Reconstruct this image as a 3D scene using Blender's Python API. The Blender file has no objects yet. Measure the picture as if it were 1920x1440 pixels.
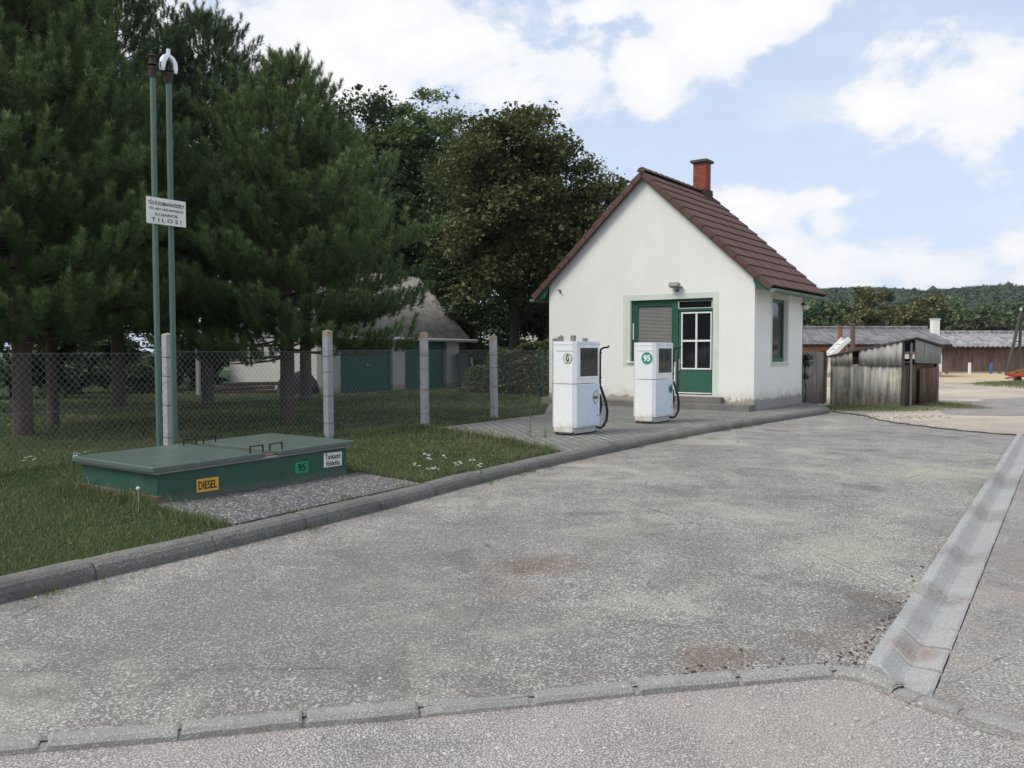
import bpy, bmesh, math, random
import numpy as np
from mathutils import Vector, Matrix
from mathutils.geometry import tessellate_polygon

sc = bpy.context.scene
COL = sc.collection
R = math.radians
random.seed(7)
RNG = np.random.default_rng(11)

# ------------------------------------------------------------------ camera
EYE = 1.55
PITCH = math.atan(62.0 / 1600.0)
cam_d = bpy.data.cameras.new('camera')
cam_d.sensor_width = 36.0
cam_d.lens = 30.0
cam_d.clip_start = 0.05
cam_d.clip_end = 6000
cam = bpy.data.objects.new('camera', cam_d)
cam.location = (0, 0, EYE)
cam.rotation_euler = (R(90) - PITCH, 0, 0)
COL.objects.link(cam)
sc.camera = cam

# ------------------------------------------------------------------ light
SUN_AZ = (-0.86, -0.42)
SUN_EL = 50.0
sun_d = bpy.data.lights.new('sun', 'SUN')
sun_d.energy = 2.1
sun_d.angle = R(28)
sun_d.color = (1.0, 0.95, 0.87)
sun = bpy.data.objects.new('sun', sun_d)
_n = math.hypot(*SUN_AZ)
SUN_DIR = Vector((SUN_AZ[0] / _n * math.cos(R(SUN_EL)), SUN_AZ[1] / _n * math.cos(R(SUN_EL)), math.sin(R(SUN_EL))))
sun.rotation_euler = SUN_DIR.to_track_quat('Z', 'Y').to_euler()
COL.objects.link(sun)
SKY_STRENGTH = 0.10
CLOUD_STRENGTH = 0.80
sc.view_settings.view_transform = 'Standard'
sc.view_settings.look = 'None'
sc.view_settings.gamma = 1
sc.view_settings.exposure = 0.42


# ------------------------------------------------------------------ node helper
class G:
    def __init__(self, nt):
        self.nt = nt

    def n(self, t, **kw):
        nd = self.nt.nodes.new(t)
        for k, v in kw.items():
            setattr(nd, k, v)
        return nd

    def link(self, a, b):
        self.nt.links.new(a, b)

    def put(self, sock, v):
        if isinstance(v, bpy.types.NodeSocket):
            self.nt.links.new(v, sock)
        elif v is not None:
            if sock.type == 'RGBA' and len(v) == 3:
                v = (*v, 1)
            sock.default_value = v

    def obj(self):
        return self.n('ShaderNodeTexCoord').outputs['Object']

    def mapped(self, vec, scale=(1, 1, 1), rot=(0, 0, 0), loc=(0, 0, 0), kind='POINT'):
        m = self.n('ShaderNodeMapping', vector_type=kind)
        self.put(m.inputs['Vector'], vec)
        m.inputs['Scale'].default_value = scale
        m.inputs['Rotation'].default_value = rot
        m.inputs['Location'].default_value = loc
        return m.outputs[0]

    def noise(self, vec, scale, detail=4, rough=0.55, dist=0.0):
        t = self.n('ShaderNodeTexNoise')
        self.put(t.inputs['Vector'], vec)
        t.inputs['Scale'].default_value = scale
        t.inputs['Detail'].default_value = detail
        t.inputs['Roughness'].default_value = rough
        t.inputs['Distortion'].default_value = dist
        return t.outputs['Fac']

    def vor(self, vec, scale, feature='F1', rnd=1.0):
        t = self.n('ShaderNodeTexVoronoi', feature=feature)
        self.put(t.inputs['Vector'], vec)
        t.inputs['Scale'].default_value = scale
        t.inputs['Randomness'].default_value = rnd
        return t

    def ramp(self, fac, stops):
        r = self.n('ShaderNodeValToRGB')
        self.put(r.inputs[0], fac)
        e = r.color_ramp.elements
        while len(e) > 1:
            e.remove(e[0])
        for i, (p, c) in enumerate(stops):
            if not isinstance(c, (tuple, list)):
                c = (c, c, c)
            el = e[0] if i == 0 else e.new(p)
            el.position = p
            el.color = (*c[:3], 1)
        return r.outputs[0]

    def step(self, fac, a, b, lo=0.0, hi=1.0):
        m = self.n('ShaderNodeMapRange', interpolation_type='SMOOTHSTEP')
        self.put(m.inputs[0], fac)
        m.inputs[1].default_value = a
        m.inputs[2].default_value = b
        m.inputs[3].default_value = lo
        m.inputs[4].default_value = hi
        return m.outputs[0]

    def mix(self, fac, a, b, mode='MIX'):
        m = self.n('ShaderNodeMix', data_type='RGBA', blend_type=mode)
        self.put(m.inputs[0], fac)
        self.put(m.inputs[6], a)
        self.put(m.inputs[7], b)
        return m.outputs[2]

    def math(self, op, a, b=None, c=None, clamp=False):
        m = self.n('ShaderNodeMath', operation=op, use_clamp=clamp)
        self.put(m.inputs[0], a)
        self.put(m.inputs[1], b)
        if c is not None:
            self.put(m.inputs[2], c)
        return m.outputs[0]

    def bump(self, h, strength=0.3, dist=0.01, normal=None):
        b = self.n('ShaderNodeBump')
        b.inputs['Strength'].default_value = strength
        b.inputs['Distance'].default_value = dist
        self.put(b.inputs['Height'], h)
        if normal is not None:
            self.put(b.inputs['Normal'], normal)
        return b.outputs[0]


MATS = {}


def new_mat(name):
    m = bpy.data.materials.new(name)
    m.use_nodes = True
    nt = m.node_tree
    nt.nodes.clear()
    g = G(nt)
    out = g.n('ShaderNodeOutputMaterial')
    p = g.n('ShaderNodeBsdfPrincipled')
    g.link(p.outputs[0], out.inputs[0])
    MATS[name] = m
    return m, g, p


def fin(g, p, col, rough=0.8, normal=None, metal=0.0, spec=0.3):
    g.put(p.inputs['Base Color'], col)
    g.put(p.inputs['Roughness'], rough)
    p.inputs['Metallic'].default_value = metal
    p.inputs['Specular IOR Level'].default_value = spec
    if normal is not None:
        g.put(p.inputs['Normal'], normal)


def painted(name, col, rough=0.45, dirt=(0.25, 0.22, 0.18), amount=0.35, scale=6.0, bump=0.05, metal=0.0, spec=0.4, streak=True, foot=0.0):
    m, g, p = new_mat(name)
    o = g.obj()
    a = g.noise(o, scale, 6, 0.65)
    s = g.noise(g.mapped(o, (9, 9, 0.7)), 2.0, 4, 0.6) if streak else a
    d = g.math('MULTIPLY', g.step(a, 0.5, 0.8), g.step(s, 0.4, 0.75))
    d = g.math('MULTIPLY', d, amount, clamp=True)
    c2 = tuple(min(1, x * 1.14) for x in col)
    c1 = tuple(x * 0.88 for x in col)
    base = g.mix(g.noise(o, 1.7, 3), c1, c2)
    c = g.mix(d, base, dirt)
    if foot:
        sx = g.n('ShaderNodeSeparateXYZ')
        g.put(sx.inputs[0], o)
        zz = g.math('ADD', sx.outputs[2], g.math('MULTIPLY_ADD', g.noise(o, 9, 6, 0.7), foot * 1.6, -foot * 0.9))
        c = g.mix(g.step(zz, foot, 0.0, 0, 0.7), c, dirt)
    chipf = g.math('ADD', g.math('MULTIPLY', g.noise(o, 16, 6, 0.75), 0.75), g.math('MULTIPLY', g.noise(o, 2.1, 3), 0.25))
    c = g.mix(g.step(chipf, 0.640, 0.665, 0, min(1, amount * 1.2)), c, tuple(x * .55 for x in dirt))
    fin(g, p, c, g.math('MULTIPLY_ADD', a, 0.3, rough - 0.15), g.bump(g.noise(o, scale * 12, 3), bump, 0.004), metal, spec)
    return m


def plain(name, col, rough=0.6, metal=0.0, spec=0.3):
    m, g, p = new_mat(name)
    o = g.obj()
    f = g.noise(o, 9, 4)
    c = g.mix(f, tuple(x * 0.8 for x in col), tuple(min(1, x * 1.2) for x in col))
    fin(g, p, c, rough, g.bump(g.noise(o, 90, 2), 0.06, 0.003), metal, spec)
    return m


# ------------------------------------------------------------------ sky
def build_world():
    w = bpy.data.worlds.new('World')
    sc.world = w
    w.use_nodes = True
    nt = w.node_tree
    nt.nodes.clear()
    g = G(nt)
    out = g.n('ShaderNodeOutputWorld')
    sky = g.n('ShaderNodeTexSky', sky_type='NISHITA')
    sky.sun_disc = False
    sky.sun_elevation = R(SUN_EL)
    sky.sun_rotation = math.atan2(SUN_AZ[0], SUN_AZ[1]) % (2 * math.pi)
    sky.altitude = 200
    sky.air_density = 1.0
    sky.dust_density = 1.6
    sky.ozone_density = 1.0
    d = g.n('ShaderNodeTexCoord').outputs['Generated']
    sx = g.n('ShaderNodeSeparateXYZ')
    g.put(sx.inputs[0], d)
    y = g.math('MAXIMUM', sx.outputs[1], 0.02)
    z = g.math('MAXIMUM', sx.outputs[2], 0.0)
    u = g.math('DIVIDE', sx.outputs[0], y)
    v = g.math('DIVIDE', z, y)
    cb = g.n('ShaderNodeCombineXYZ')
    g.put(cb.inputs[0], u)
    g.put(cb.inputs[1], v)
    uv = cb.outputs[0]
    # cumulus banks: azimuth / height of each bank above the horizon, half sizes, tilt, weight
    banks = [(-.260, .372, .170, .085, 5, 1.0), (-.150, .375, .10, .06, -10, 1.0), (-.07, .365, .09, .05, 15, .95), (.075, .395, .07, .025, 0, .6),
             (-.335, .33, .12, .09, 0, 1.0), (-.012, .297, .05, .030, 0, .85), (.072, .30, .035, .035, 0, .45), (-.20, .30, .09, .035, 0, .8),
             (.170, .325, .045, .048, 30, 1.05), (.225, .365, .085, .055, 30, 1.1), (.30, .40, .09, .040, 20, 1.0),
             (.46, .288, .085, .028, 10, 1.0), (.55, .318, .13, .060, 20, 1.15), (.63, .345, .09, .055, 10, 1.0),
             (.275, .150, .055, .032, 0, .85), (.31, .125, .05, .025, 0, .8), (.375, .145, .035, .017, 0, .6), (.375, .175, .05, .010, 8, .45),
             (.44, .098, .16, .030, 0, .75), (.585, .115, .08, .022, 5, .8), (.64, .085, .12, .02, 0, .7),
             (-.55, .42, .22, .10, 0, .7), (-.9, .25, .30, .12, 0, .8), (.95, .22, .25, .07, 10, .9), (0.1, .75, .5, .14, 10, .8), (.9, .6, .3, .16, 0, .8)]
    best = None
    for (bu, bv, w_, h_, rot, wt) in banks:
        q = g.mapped(uv, (w_ * 1.25, h_ * 1.35, 1), (0, 0, R(rot)), (bu, bv, 0), 'TEXTURE')
        ln = g.n('ShaderNodeVectorMath', operation='LENGTH')
        g.put(ln.inputs[0], q)
        val = g.math('MULTIPLY', g.math('SUBTRACT', 1.0, ln.outputs['Value']), wt)
        best = val if best is None else g.math('SMOOTH_MAX', best, val, 0.10)
    front = g.step(sx.outputs[1], 0.05, 0.35)
    elsewhere = g.math('MULTIPLY_ADD', g.noise(g.mapped(d, (1, 1, 1.8)), 2.2, 3), 2.6, -1.32)
    best = g.mix(front, elsewhere, g.math('MAXIMUM', best, -1.0))
    dm = g.mapped(d, (1, 1, 1.5))
    big = g.noise(dm, 9.0, 8, 0.58, 0.4)
    fine = g.noise(dm, 30.0, 6, 0.6, 0.2)
    dens = g.math('ADD', best, g.math('MULTIPLY_ADD', big, 2.9, -1.42))
    dens = g.math('ADD', dens, g.math('MULTIPLY_ADD', fine, 0.8, -0.40))
    cov = g.step(dens, -0.08, 0.42)
    wisps = g.math('MULTIPLY', g.step(g.noise(g.mapped(d, (1, 1, 3)), 6, 6, 0.6), 0.45, 0.75), 0.40)
    cov = g.math('MAXIMUM', cov, wisps)
    # clear air: the physical sky, paled towards white by thin high cloud and horizon haze
    hz = g.step(sx.outputs[2], 0.0, 0.35, 0.82, 0.70)
    bg1 = g.n('ShaderNodeBackground')
    g.put(bg1.inputs[0], sky.outputs[0])
    bg1.inputs[1].default_value = SKY_STRENGTH
    bgv = g.n('ShaderNodeBackground')
    bgv.inputs[0].default_value = (0.70, 0.815, 1.0, 1)
    bgv.inputs[1].default_value = 1.0 * CLOUD_STRENGTH
    m0 = g.n('ShaderNodeMixShader')
    g.put(m0.inputs[0], hz)
    g.link(bg1.outputs[0], m0.inputs[1])
    g.link(bgv.outputs[0], m0.inputs[2])
    bg2 = g.n('ShaderNodeBackground')
    thick = g.step(g.math('ADD', dens, g.math('MULTIPLY', g.noise(dm, 14.0, 5), -0.7)), -0.2, 0.9)
    cc = g.mix(thick, (0.86, 0.88, 0.93), (1.0, 0.995, 0.985))
    g.put(bg2.inputs[0], cc)
    bg2.inputs[1].default_value = CLOUD_STRENGTH
    m1 = g.n('ShaderNodeMixShader')
    g.put(m1.inputs[0], cov)
    g.link(m0.outputs[0], m1.inputs[1])
    g.link(bg2.outputs[0], m1.inputs[2])
    g.link(m1.outputs[0], out.inputs[0])
    w.cycles.sampling_method = 'MANUAL'
    w.cycles.sample_map_resolution = 512


build_world()


# ------------------------------------------------------------------ mesh helpers
class MB:
    def __init__(self):
        self.v, self.f, self.s = [], [], []

    def add(self, vs, fs, smooth=False):
        o = len(self.v)
        self.v += [tuple(p) for p in vs]
        for f in fs:
            self.f.append(tuple(i + o for i in f))
            self.s.append(smooth)
        return self

    def bm(self, b, smooth=False, mtx=None):
        b.verts.ensure_lookup_table()
        for i, vv in enumerate(b.verts):
            vv.index = i
        vs = [(mtx @ vv.co if mtx else vv.co.copy()) for vv in b.verts]
        self.add(vs, [[x.index for x in f.verts] for f in b.faces], smooth)
        b.free()
        return self

    def box(self, x0, x1, y0, y1, z0, z1, bev=0.0, mtx=None, seg=1):
        b = bmesh.new()
        bmesh.ops.create_cube(b, size=1)
        for vv in b.verts:
            vv.co = Vector(((x0 + x1) / 2 + vv.co.x * (x1 - x0), (y0 + y1) / 2 + vv.co.y * (y1 - y0), (z0 + z1) / 2 + vv.co.z * (z1 - z0)))
        if bev > 0:
            bmesh.ops.bevel(b, geom=list(b.edges), offset=bev, segments=seg, affect='EDGES', profile=0.6)
        return self.bm(b, False, mtx)

    def tube(self, path, r, n=8, caps=True, smooth=True):
        path = [Vector(p) for p in path]
        rs = r if isinstance(r, (list, tuple)) else [r] * len(path)
        rings = []
        up = Vector((0, 0, 1))
        prev = None
        for i, p in enumerate(path):
            t = (path[min(i + 1, len(path) - 1)] - path[max(i - 1, 0)]).normalized()
            if prev is None:
                a = t.cross(up)
                if a.length < 1e-3:
                    a = t.cross(Vector((1, 0, 0)))
            else:
                a = prev - t * prev.dot(t)
                if a.length < 1e-4:
                    a = t.cross(up)
            a.normalize()
            prev = a
            b = t.cross(a)
            rings.append([p + (a * math.cos(k * 2 * math.pi / n) + b * math.sin(k * 2 * math.pi / n)) * rs[i] for k in range(n)])
        vs = [q for rg in rings for q in rg]
        fs = []
        for i in range(len(rings) - 1):
            for k in range(n):
                k2 = (k + 1) % n
                fs.append((i * n + k, i * n + k2, (i + 1) * n + k2, (i + 1) * n + k))
        self.add(vs, fs, smooth)
        if caps:
            self.add(rings[0], [tuple(range(n))])
            self.add(rings[-1], [tuple(range(n - 1, -1, -1))])
        return self

    def lathe(self, prof, n=20, at=(0, 0, 0), smooth=True):
        vs, fs = [], []
        for (r, z) in prof:
            for k in range(n):
                a = 2 * math.pi * k / n
                vs.append((at[0] + r * math.cos(a), at[1] + r * math.sin(a), at[2] + z))
        for i in range(len(prof) - 1):
            for k in range(n):
                k2 = (k + 1) % n
                fs.append((i * n + k, i * n + k2, (i + 1) * n + k2, (i + 1) * n + k))
        return self.add(vs, fs, smooth)

    def prism(self, poly, z0, z1, f=lambda x, y, z: (x, y, z)):
        """poly in a plane extruded from z0 to z1; f maps (a,b,h) to 3-D."""
        n = len(poly)
        vs = [f(x, y, z0) for x, y in poly] + [f(x, y, z1) for x, y in poly]
        tri = tessellate_polygon([[Vector((x, y, 0)) for x, y in poly]])
        fs = [tuple(t) for t in tri] + [tuple(i + n for i in reversed(t)) for t in tri]
        fs += [(i, (i + 1) % n, (i + 1) % n + n, i + n) for i in range(n)]
        return self.add(vs, fs)

    def build(self, name, mat, parent=None, mtx=None):
        me = bpy.data.meshes.new(name)
        vs = self.v if mtx is None else [tuple(mtx @ Vector(p)) for p in self.v]
        me.from_pydata(vs, [], self.f)
        me.polygons.foreach_set('use_smooth', self.s)
        me.validate()
        b = bmesh.new()
        b.from_mesh(me)
        bmesh.ops.recalc_face_normals(b, faces=b.faces)
        b.to_mesh(me)
        b.free()
        me.materials.append(MATS[mat])
        o = bpy.data.objects.new(name, me)
        COL.objects.link(o)
        if parent is not None:
            o.parent = parent
        return o


def np_mesh(name, V, F, mat, parent=None, tint=None, smooth=False):
    """V (n,3), F (m,k) -> one object, built fast."""
    me = bpy.data.meshes.new(name)
    k = F.shape[1]
    me.vertices.add(len(V))
    me.vertices.foreach_set('co', np.ascontiguousarray(V, dtype=np.float32).ravel())
    me.loops.add(F.size)
    me.loops.foreach_set('vertex_index', np.ascontiguousarray(F, dtype=np.int32).ravel())
    me.polygons.add(len(F))
    me.polygons.foreach_set('loop_start', np.arange(0, F.size, k, dtype=np.int32))
    me.polygons.foreach_set('loop_total', np.full(len(F), k, dtype=np.int32))
    if smooth:
        me.polygons.foreach_set('use_smooth', np.ones(len(F), dtype=bool))
    me.update(calc_edges=True)
    if tint is not None:
        at = me.attributes.new('tint', 'FLOAT', 'FACE')
        at.data.foreach_set('value', np.ascontiguousarray(tint, dtype=np.float32))
    me.materials.append(MATS[mat])
    o = bpy.data.objects.new(name, me)
    COL.objects.link(o)
    if parent is not None:
        o.parent = parent
    return o


def thing(name, label, cat, loc=(0, 0, 0), rz=0.0, group=None):
    o = bpy.data.objects.new(name, None)
    o.empty_display_size = 0.2
    COL.objects.link(o)
    o.location = loc
    o.rotation_euler = (0, 0, rz)
    return tag(o, label, cat, group)


def tag(o, label=None, cat=None, group=None, kind=None):
    if label:
        o['label'] = label
    if cat:
        o['category'] = cat
    if group:
        o['group'] = group
    if kind:
        o['kind'] = kind
    return o


def structure(o):
    o['kind'] = 'structure'
    return o


def copy_tree(o, parent=None):
    c = o.copy()
    COL.objects.link(c)
    if parent is not None:
        c.parent = parent
    for ch in list(o.children):
        copy_tree(ch, c)
    return c


def text_mesh(s, w, h, bold=0.0, extrude=0.0015):
    """lettering as triangles, fitted into a w x h box centred on 0; returns verts (x,y,z) and faces."""
    cu = bpy.data.curves.new('lettering', 'FONT')
    cu.body = s
    cu.align_x = 'CENTER'
    cu.extrude = 0.01
    cu.offset = bold
    cu.resolution_u = 4
    ob = bpy.data.objects.new('lettering', cu)
    COL.objects.link(ob)
    dg = bpy.context.evaluated_depsgraph_get()
    me = bpy.data.meshes.new_from_object(ob.evaluated_get(dg))
    vs = np.array([v.co[:] for v in me.vertices])
    fs = [tuple(p.vertices) for p in me.polygons]
    bpy.data.objects.remove(ob)
    bpy.data.curves.remove(cu)
    bpy.data.meshes.remove(me)
    lo, hi = vs.min(0), vs.max(0)
    vs = vs - (lo + hi) / 2
    vs[:, 0] *= w / (hi[0] - lo[0])
    vs[:, 1] *= h / (hi[1] - lo[1])
    vs[:, 2] *= extrude / 0.01
    return vs, fs


def letter_on(mb, s, cx, cy, w, h, f, bold=0.0):
    vs, fs = text_mesh(s, w, h, bold)
    mb.add([f(cx + a, cy + b, c) for a, b, c in vs], fs)


# ------------------------------------------------------------------ materials
def concrete_chips(name, dark, mid, light, patch, scale=55, patch_amt=0.6, stains=(), pink=None, bump=0.5, cover=0.14, even=0.5):
    """worn exposed-aggregate concrete: pale stone chips in a grey matrix, lichen patches, stains"""
    m, g, p = new_mat(name)
    o = g.obj()
    wob = g.noise(o, 3, 2)
    vec = g.n('ShaderNodeVectorMath', operation='ADD')
    g.put(vec.inputs[0], o)
    vw = g.n('ShaderNodeCombineXYZ')
    g.put(vw.inputs[0], g.math('MULTIPLY', wob, 0.05))
    g.put(vec.inputs[1], vw.outputs[0])
    q = vec.outputs[0]
    v1 = g.vor(q, scale)
    v2 = g.vor(q, scale * 0.45)
    r1 = g.n('ShaderNodeSeparateColor')
    g.put(r1.inputs[0], v1.outputs['Color'])
    r2 = g.n('ShaderNodeSeparateColor')
    g.put(r2.inputs[0], v2.outputs['Color'])
    wear = g.noise(o, 0.55, 6, 0.6)
    wear2 = g.noise(o, 2.3, 5, 0.65)
    wr = g.math('ADD', g.math('MULTIPLY', wear, 0.6), g.math('MULTIPLY', wear2, 0.4))
    expo = g.step(wr, 0.38, 0.60, even, 1.0)
    keep = g.step(g.math('ADD', r1.outputs[0], g.math('MULTIPLY_ADD', wear2, 0.6, -0.30)), cover, cover + 0.12)
    chip1 = g.math('MULTIPLY', g.step(v1.outputs['Distance'], 0.66, 0.42), keep)
    chip2 = g.math('MULTIPLY', g.step(v2.outputs['Distance'], 0.42, 0.28), g.step(r2.outputs[1], 0.90, 0.95))
    chips = g.math('MULTIPLY', g.math('MAXIMUM', chip1, chip2), expo)
    matrix = g.mix(g.step(wr, 0.35, 0.75, 0.0, 0.7), dark, mid)
    matrix = g.mix(g.noise(o, 130, 2), matrix, tuple(x * 0.62 for x in mid))
    lum = g.math('POWER', r1.outputs[2], 1.5)
    stone = g.mix(lum, tuple(x * 0.95 for x in mid), light)
    stone = g.mix(g.step(r1.outputs[1], 0.75, 0.95, 0, 0.35), stone, (light[0] * .85, light[1] * .68, light[2] * .5))
    stone = g.mix(chip2, stone, light)
    c = g.mix(chips, matrix, stone)
    # lichen / dust patches
    pt = g.noise(g.mapped(o, (1, 0.8, 1), loc=(3, 8, 0)), 0.75, 7, 0.68, 0.6)
    pm = g.math('MULTIPLY', g.step(pt, 0.50, 0.68), patch_amt)
    pm = g.math('MULTIPLY', pm, g.step(g.noise(o, 70, 5, 0.75), 0.34, 0.62))
    c = g.mix(pm, c, g.mix(g.noise(o, 60, 3), tuple(x * 0.75 for x in patch), patch))
    dk = g.step(g.noise(g.mapped(o, loc=(11, 2, 0)), 0.9, 6, 0.65, 0.5), 0.52, 0.72, 0, 0.55)
    c = g.mix(dk, c, tuple(x * 0.8 for x in dark))
    if pink:
        c = g.mix(g.step(g.noise(g.mapped(o, loc=(5, 5, 0)), 1.1, 5, 0.6), 0.42, 0.68, 0, 0.45), c, pink)
    for (sx, sy, sr, col, amt) in stains:
        k = g.mapped(o, (sr, sr * 0.7, 1), (0, 0, 0.5), (sx, sy, 0), 'TEXTURE')
        ln = g.n('ShaderNodeVectorMath', operation='LENGTH')
        g.put(ln.inputs[0], k)
        f = g.math('ADD', ln.outputs['Value'], g.math('MULTIPLY_ADD', g.noise(o, 3.5, 6, 0.7), 1.6, -0.8))
        f = g.math('MULTIPLY', g.step(f, 1.0, 0.2), amt)
        f = g.math('MULTIPLY', f, g.step(g.noise(o, 45, 4, 0.7), 0.3, 0.6))
        c = g.mix(f, c, col)
    # fine cracks
    cr = g.vor(g.mapped(o, loc=(2.7, 1.3, 0)), 0.32, 'DISTANCE_TO_EDGE')
    crk = g.step(g.math('ADD', cr.outputs['Distance'], g.math('MULTIPLY', g.noise(o, 4, 5, 0.7), 0.02)), 0.0135, 0.009)
    crk = g.math('MULTIPLY', crk, g.step(g.noise(o, 0.7, 2), 0.48, 0.6))
    c = g.mix(g.math('MULTIPLY', crk, 0.7), c, tuple(x * 0.35 for x in dark))
    h = g.math('ADD', chips, g.math('MULTIPLY', g.noise(o, 90, 4), 0.6))
    fin(g, p, c, 0.9, g.bump(h, bump, 0.006), 0, 0.2)
    return m


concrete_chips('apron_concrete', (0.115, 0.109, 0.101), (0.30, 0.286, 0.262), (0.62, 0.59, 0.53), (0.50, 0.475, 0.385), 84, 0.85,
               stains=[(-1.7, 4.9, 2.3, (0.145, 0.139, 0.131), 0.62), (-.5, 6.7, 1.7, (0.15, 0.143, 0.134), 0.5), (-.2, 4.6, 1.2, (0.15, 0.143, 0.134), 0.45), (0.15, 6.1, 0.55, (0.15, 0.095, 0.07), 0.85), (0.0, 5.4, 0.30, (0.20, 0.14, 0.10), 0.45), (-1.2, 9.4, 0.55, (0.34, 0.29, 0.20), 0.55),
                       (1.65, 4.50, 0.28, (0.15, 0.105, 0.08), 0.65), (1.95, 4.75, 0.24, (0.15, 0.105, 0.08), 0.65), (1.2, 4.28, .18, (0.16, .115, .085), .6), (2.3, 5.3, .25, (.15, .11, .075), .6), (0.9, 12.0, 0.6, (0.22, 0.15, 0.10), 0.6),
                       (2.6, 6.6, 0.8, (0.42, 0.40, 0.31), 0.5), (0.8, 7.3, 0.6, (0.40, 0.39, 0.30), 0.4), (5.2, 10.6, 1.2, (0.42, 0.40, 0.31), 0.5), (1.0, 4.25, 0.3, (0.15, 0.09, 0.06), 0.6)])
concrete_chips('road_concrete', (0.125, 0.114, 0.106), (0.40, 0.370, 0.348), (0.66, 0.62, 0.585), (0.55, 0.50, 0.43), 96, 0.5, pink=(0.43, 0.365, 0.335), bump=.8, cover=.02, even=.8)
concrete_chips('side_concrete', (0.13, 0.124, 0.115), (0.32, 0.305, 0.28), (0.58, 0.55, 0.50), (0.42, 0.385, 0.31), 84, 0.5, pink=(0.31, 0.25, 0.225))
concrete_chips('pad_concrete', (0.085, 0.082, 0.084), (0.13, 0.126, 0.126), (0.50, 0.49, 0.47), (0.30, 0.27, 0.22), 56, 0.2, cover=.46, even=.85)
concrete_chips('kerb_concrete', (0.115, 0.110, 0.102), (0.20, 0.193, 0.178), (0.34, 0.33, 0.305), (0.33, 0.32, 0.26), 120, 0.6, bump=0.6)
concrete_chips('kerb_light', (0.25, 0.243, 0.225), (0.36, 0.35, 0.328), (0.50, 0.485, 0.455), (0.40, 0.375, 0.32), 130, 0.4, bump=0.6)
concrete_chips('gutter_concrete', (0.33, 0.322, 0.31), (0.42, 0.412, 0.395), (0.50, 0.49, 0.47), (0.44, 0.415, 0.37), 160, 0.35, bump=0.3,
               stains=[(2.12, 4.42, 0.22, (0.24, 0.15, 0.10), 0.7), (2.75, 5.4, 0.30, (0.16, 0.13, 0.11), 0.6), (3.4, 6.4, 0.35, (0.17, 0.15, 0.13), 0.55), (4.6, 8.1, 0.6, (0.15, 0.135, 0.12), 0.6), (6.0, 10.2, 0.9, (0.14, 0.125, 0.11), 0.6)])
concrete_chips('slab_concrete', (0.15, 0.145, 0.135), (0.215, 0.21, 0.195), (0.33, 0.32, 0.30), (0.42, 0.39, 0.32), 90, 0.6, bump=0.4)


def make_dirt():
    m, g, p = new_mat('yard_dirt')
    o = g.obj()
    a = g.noise(o, 0.22, 7, 0.62, 0.4)
    b = g.noise(o, 1.8, 6, 0.65)
    c = g.mix(g.step(a, 0.35, 0.65), (0.37, 0.32, 0.26), (0.56, 0.475, 0.36))
    c = g.mix(g.step(b, 0.4, 0.75, 0, 0.5), c, (0.27, 0.25, 0.225))
    c = g.mix(g.step(g.noise(g.mapped(o, (0.25, 1.4, 1), loc=(4, 1, 0)), 0.35, 4), 0.5, 0.7, 0, 0.5), c, (0.24, 0.235, 0.235))
    # sandy strip before the long sheds
    sx = g.n('ShaderNodeSeparateXYZ')
    g.put(sx.inputs[0], o)
    sand = g.math('MULTIPLY', g.step(g.math('ADD', sx.outputs[1], g.math('MULTIPLY', b, 6)), 46, 54), 0.85)
    c = g.mix(sand, c, g.mix(b, (0.50, 0.36, 0.20), (0.58, 0.44, 0.27)))
    v = g.vor(o, 26)
    c = g.mix(g.step(v.outputs['Distance'], 0.35, 0.2, 0, 0.4), c, (0.55, 0.52, 0.47))
    fin(g, p, c, 0.95, g.bump(g.noise(o, 30, 5), 0.5, 0.02), 0, 0.1)


make_dirt()


def make_ground():
    m, g, p = new_mat('ground_soil')
    o = g.obj()
    a = g.noise(o, 0.05, 6, 0.6)
    b = g.noise(o, 1.2, 6, 0.65)
    c = g.mix(g.step(a, 0.4, 0.6), (0.06, 0.085, 0.028), (0.11, 0.11, 0.05))
    c = g.mix(g.step(b, 0.45, 0.75, 0, 0.6), c, (0.15, 0.12, 0.08))
    fin(g, p, c, 0.95, g.bump(b, 0.4, 0.03), 0, 0.1)
    m, g, p = new_mat('lawn_soil')
    o = g.obj()
    a = g.noise(o, 0.6, 6, 0.62)
    b = g.noise(o, 14, 5, 0.7)
    c = g.mix(g.step(a, 0.35, 0.7), (0.020, 0.036, 0.010), (0.040, 0.055, 0.018))
    c = g.mix(g.step(g.noise(o, 1.3, 5, 0.6), 0.55, 0.72, 0, 0.6), c, (0.075, 0.062, 0.036))
    c = g.mix(g.step(b, 0.35, 0.7, 0, 0.6), c, (0.012, 0.020, 0.006))
    fin(g, p, c, 0.95, g.bump(b, 0.6, 0.03), 0, 0.1)


make_ground()


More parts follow.
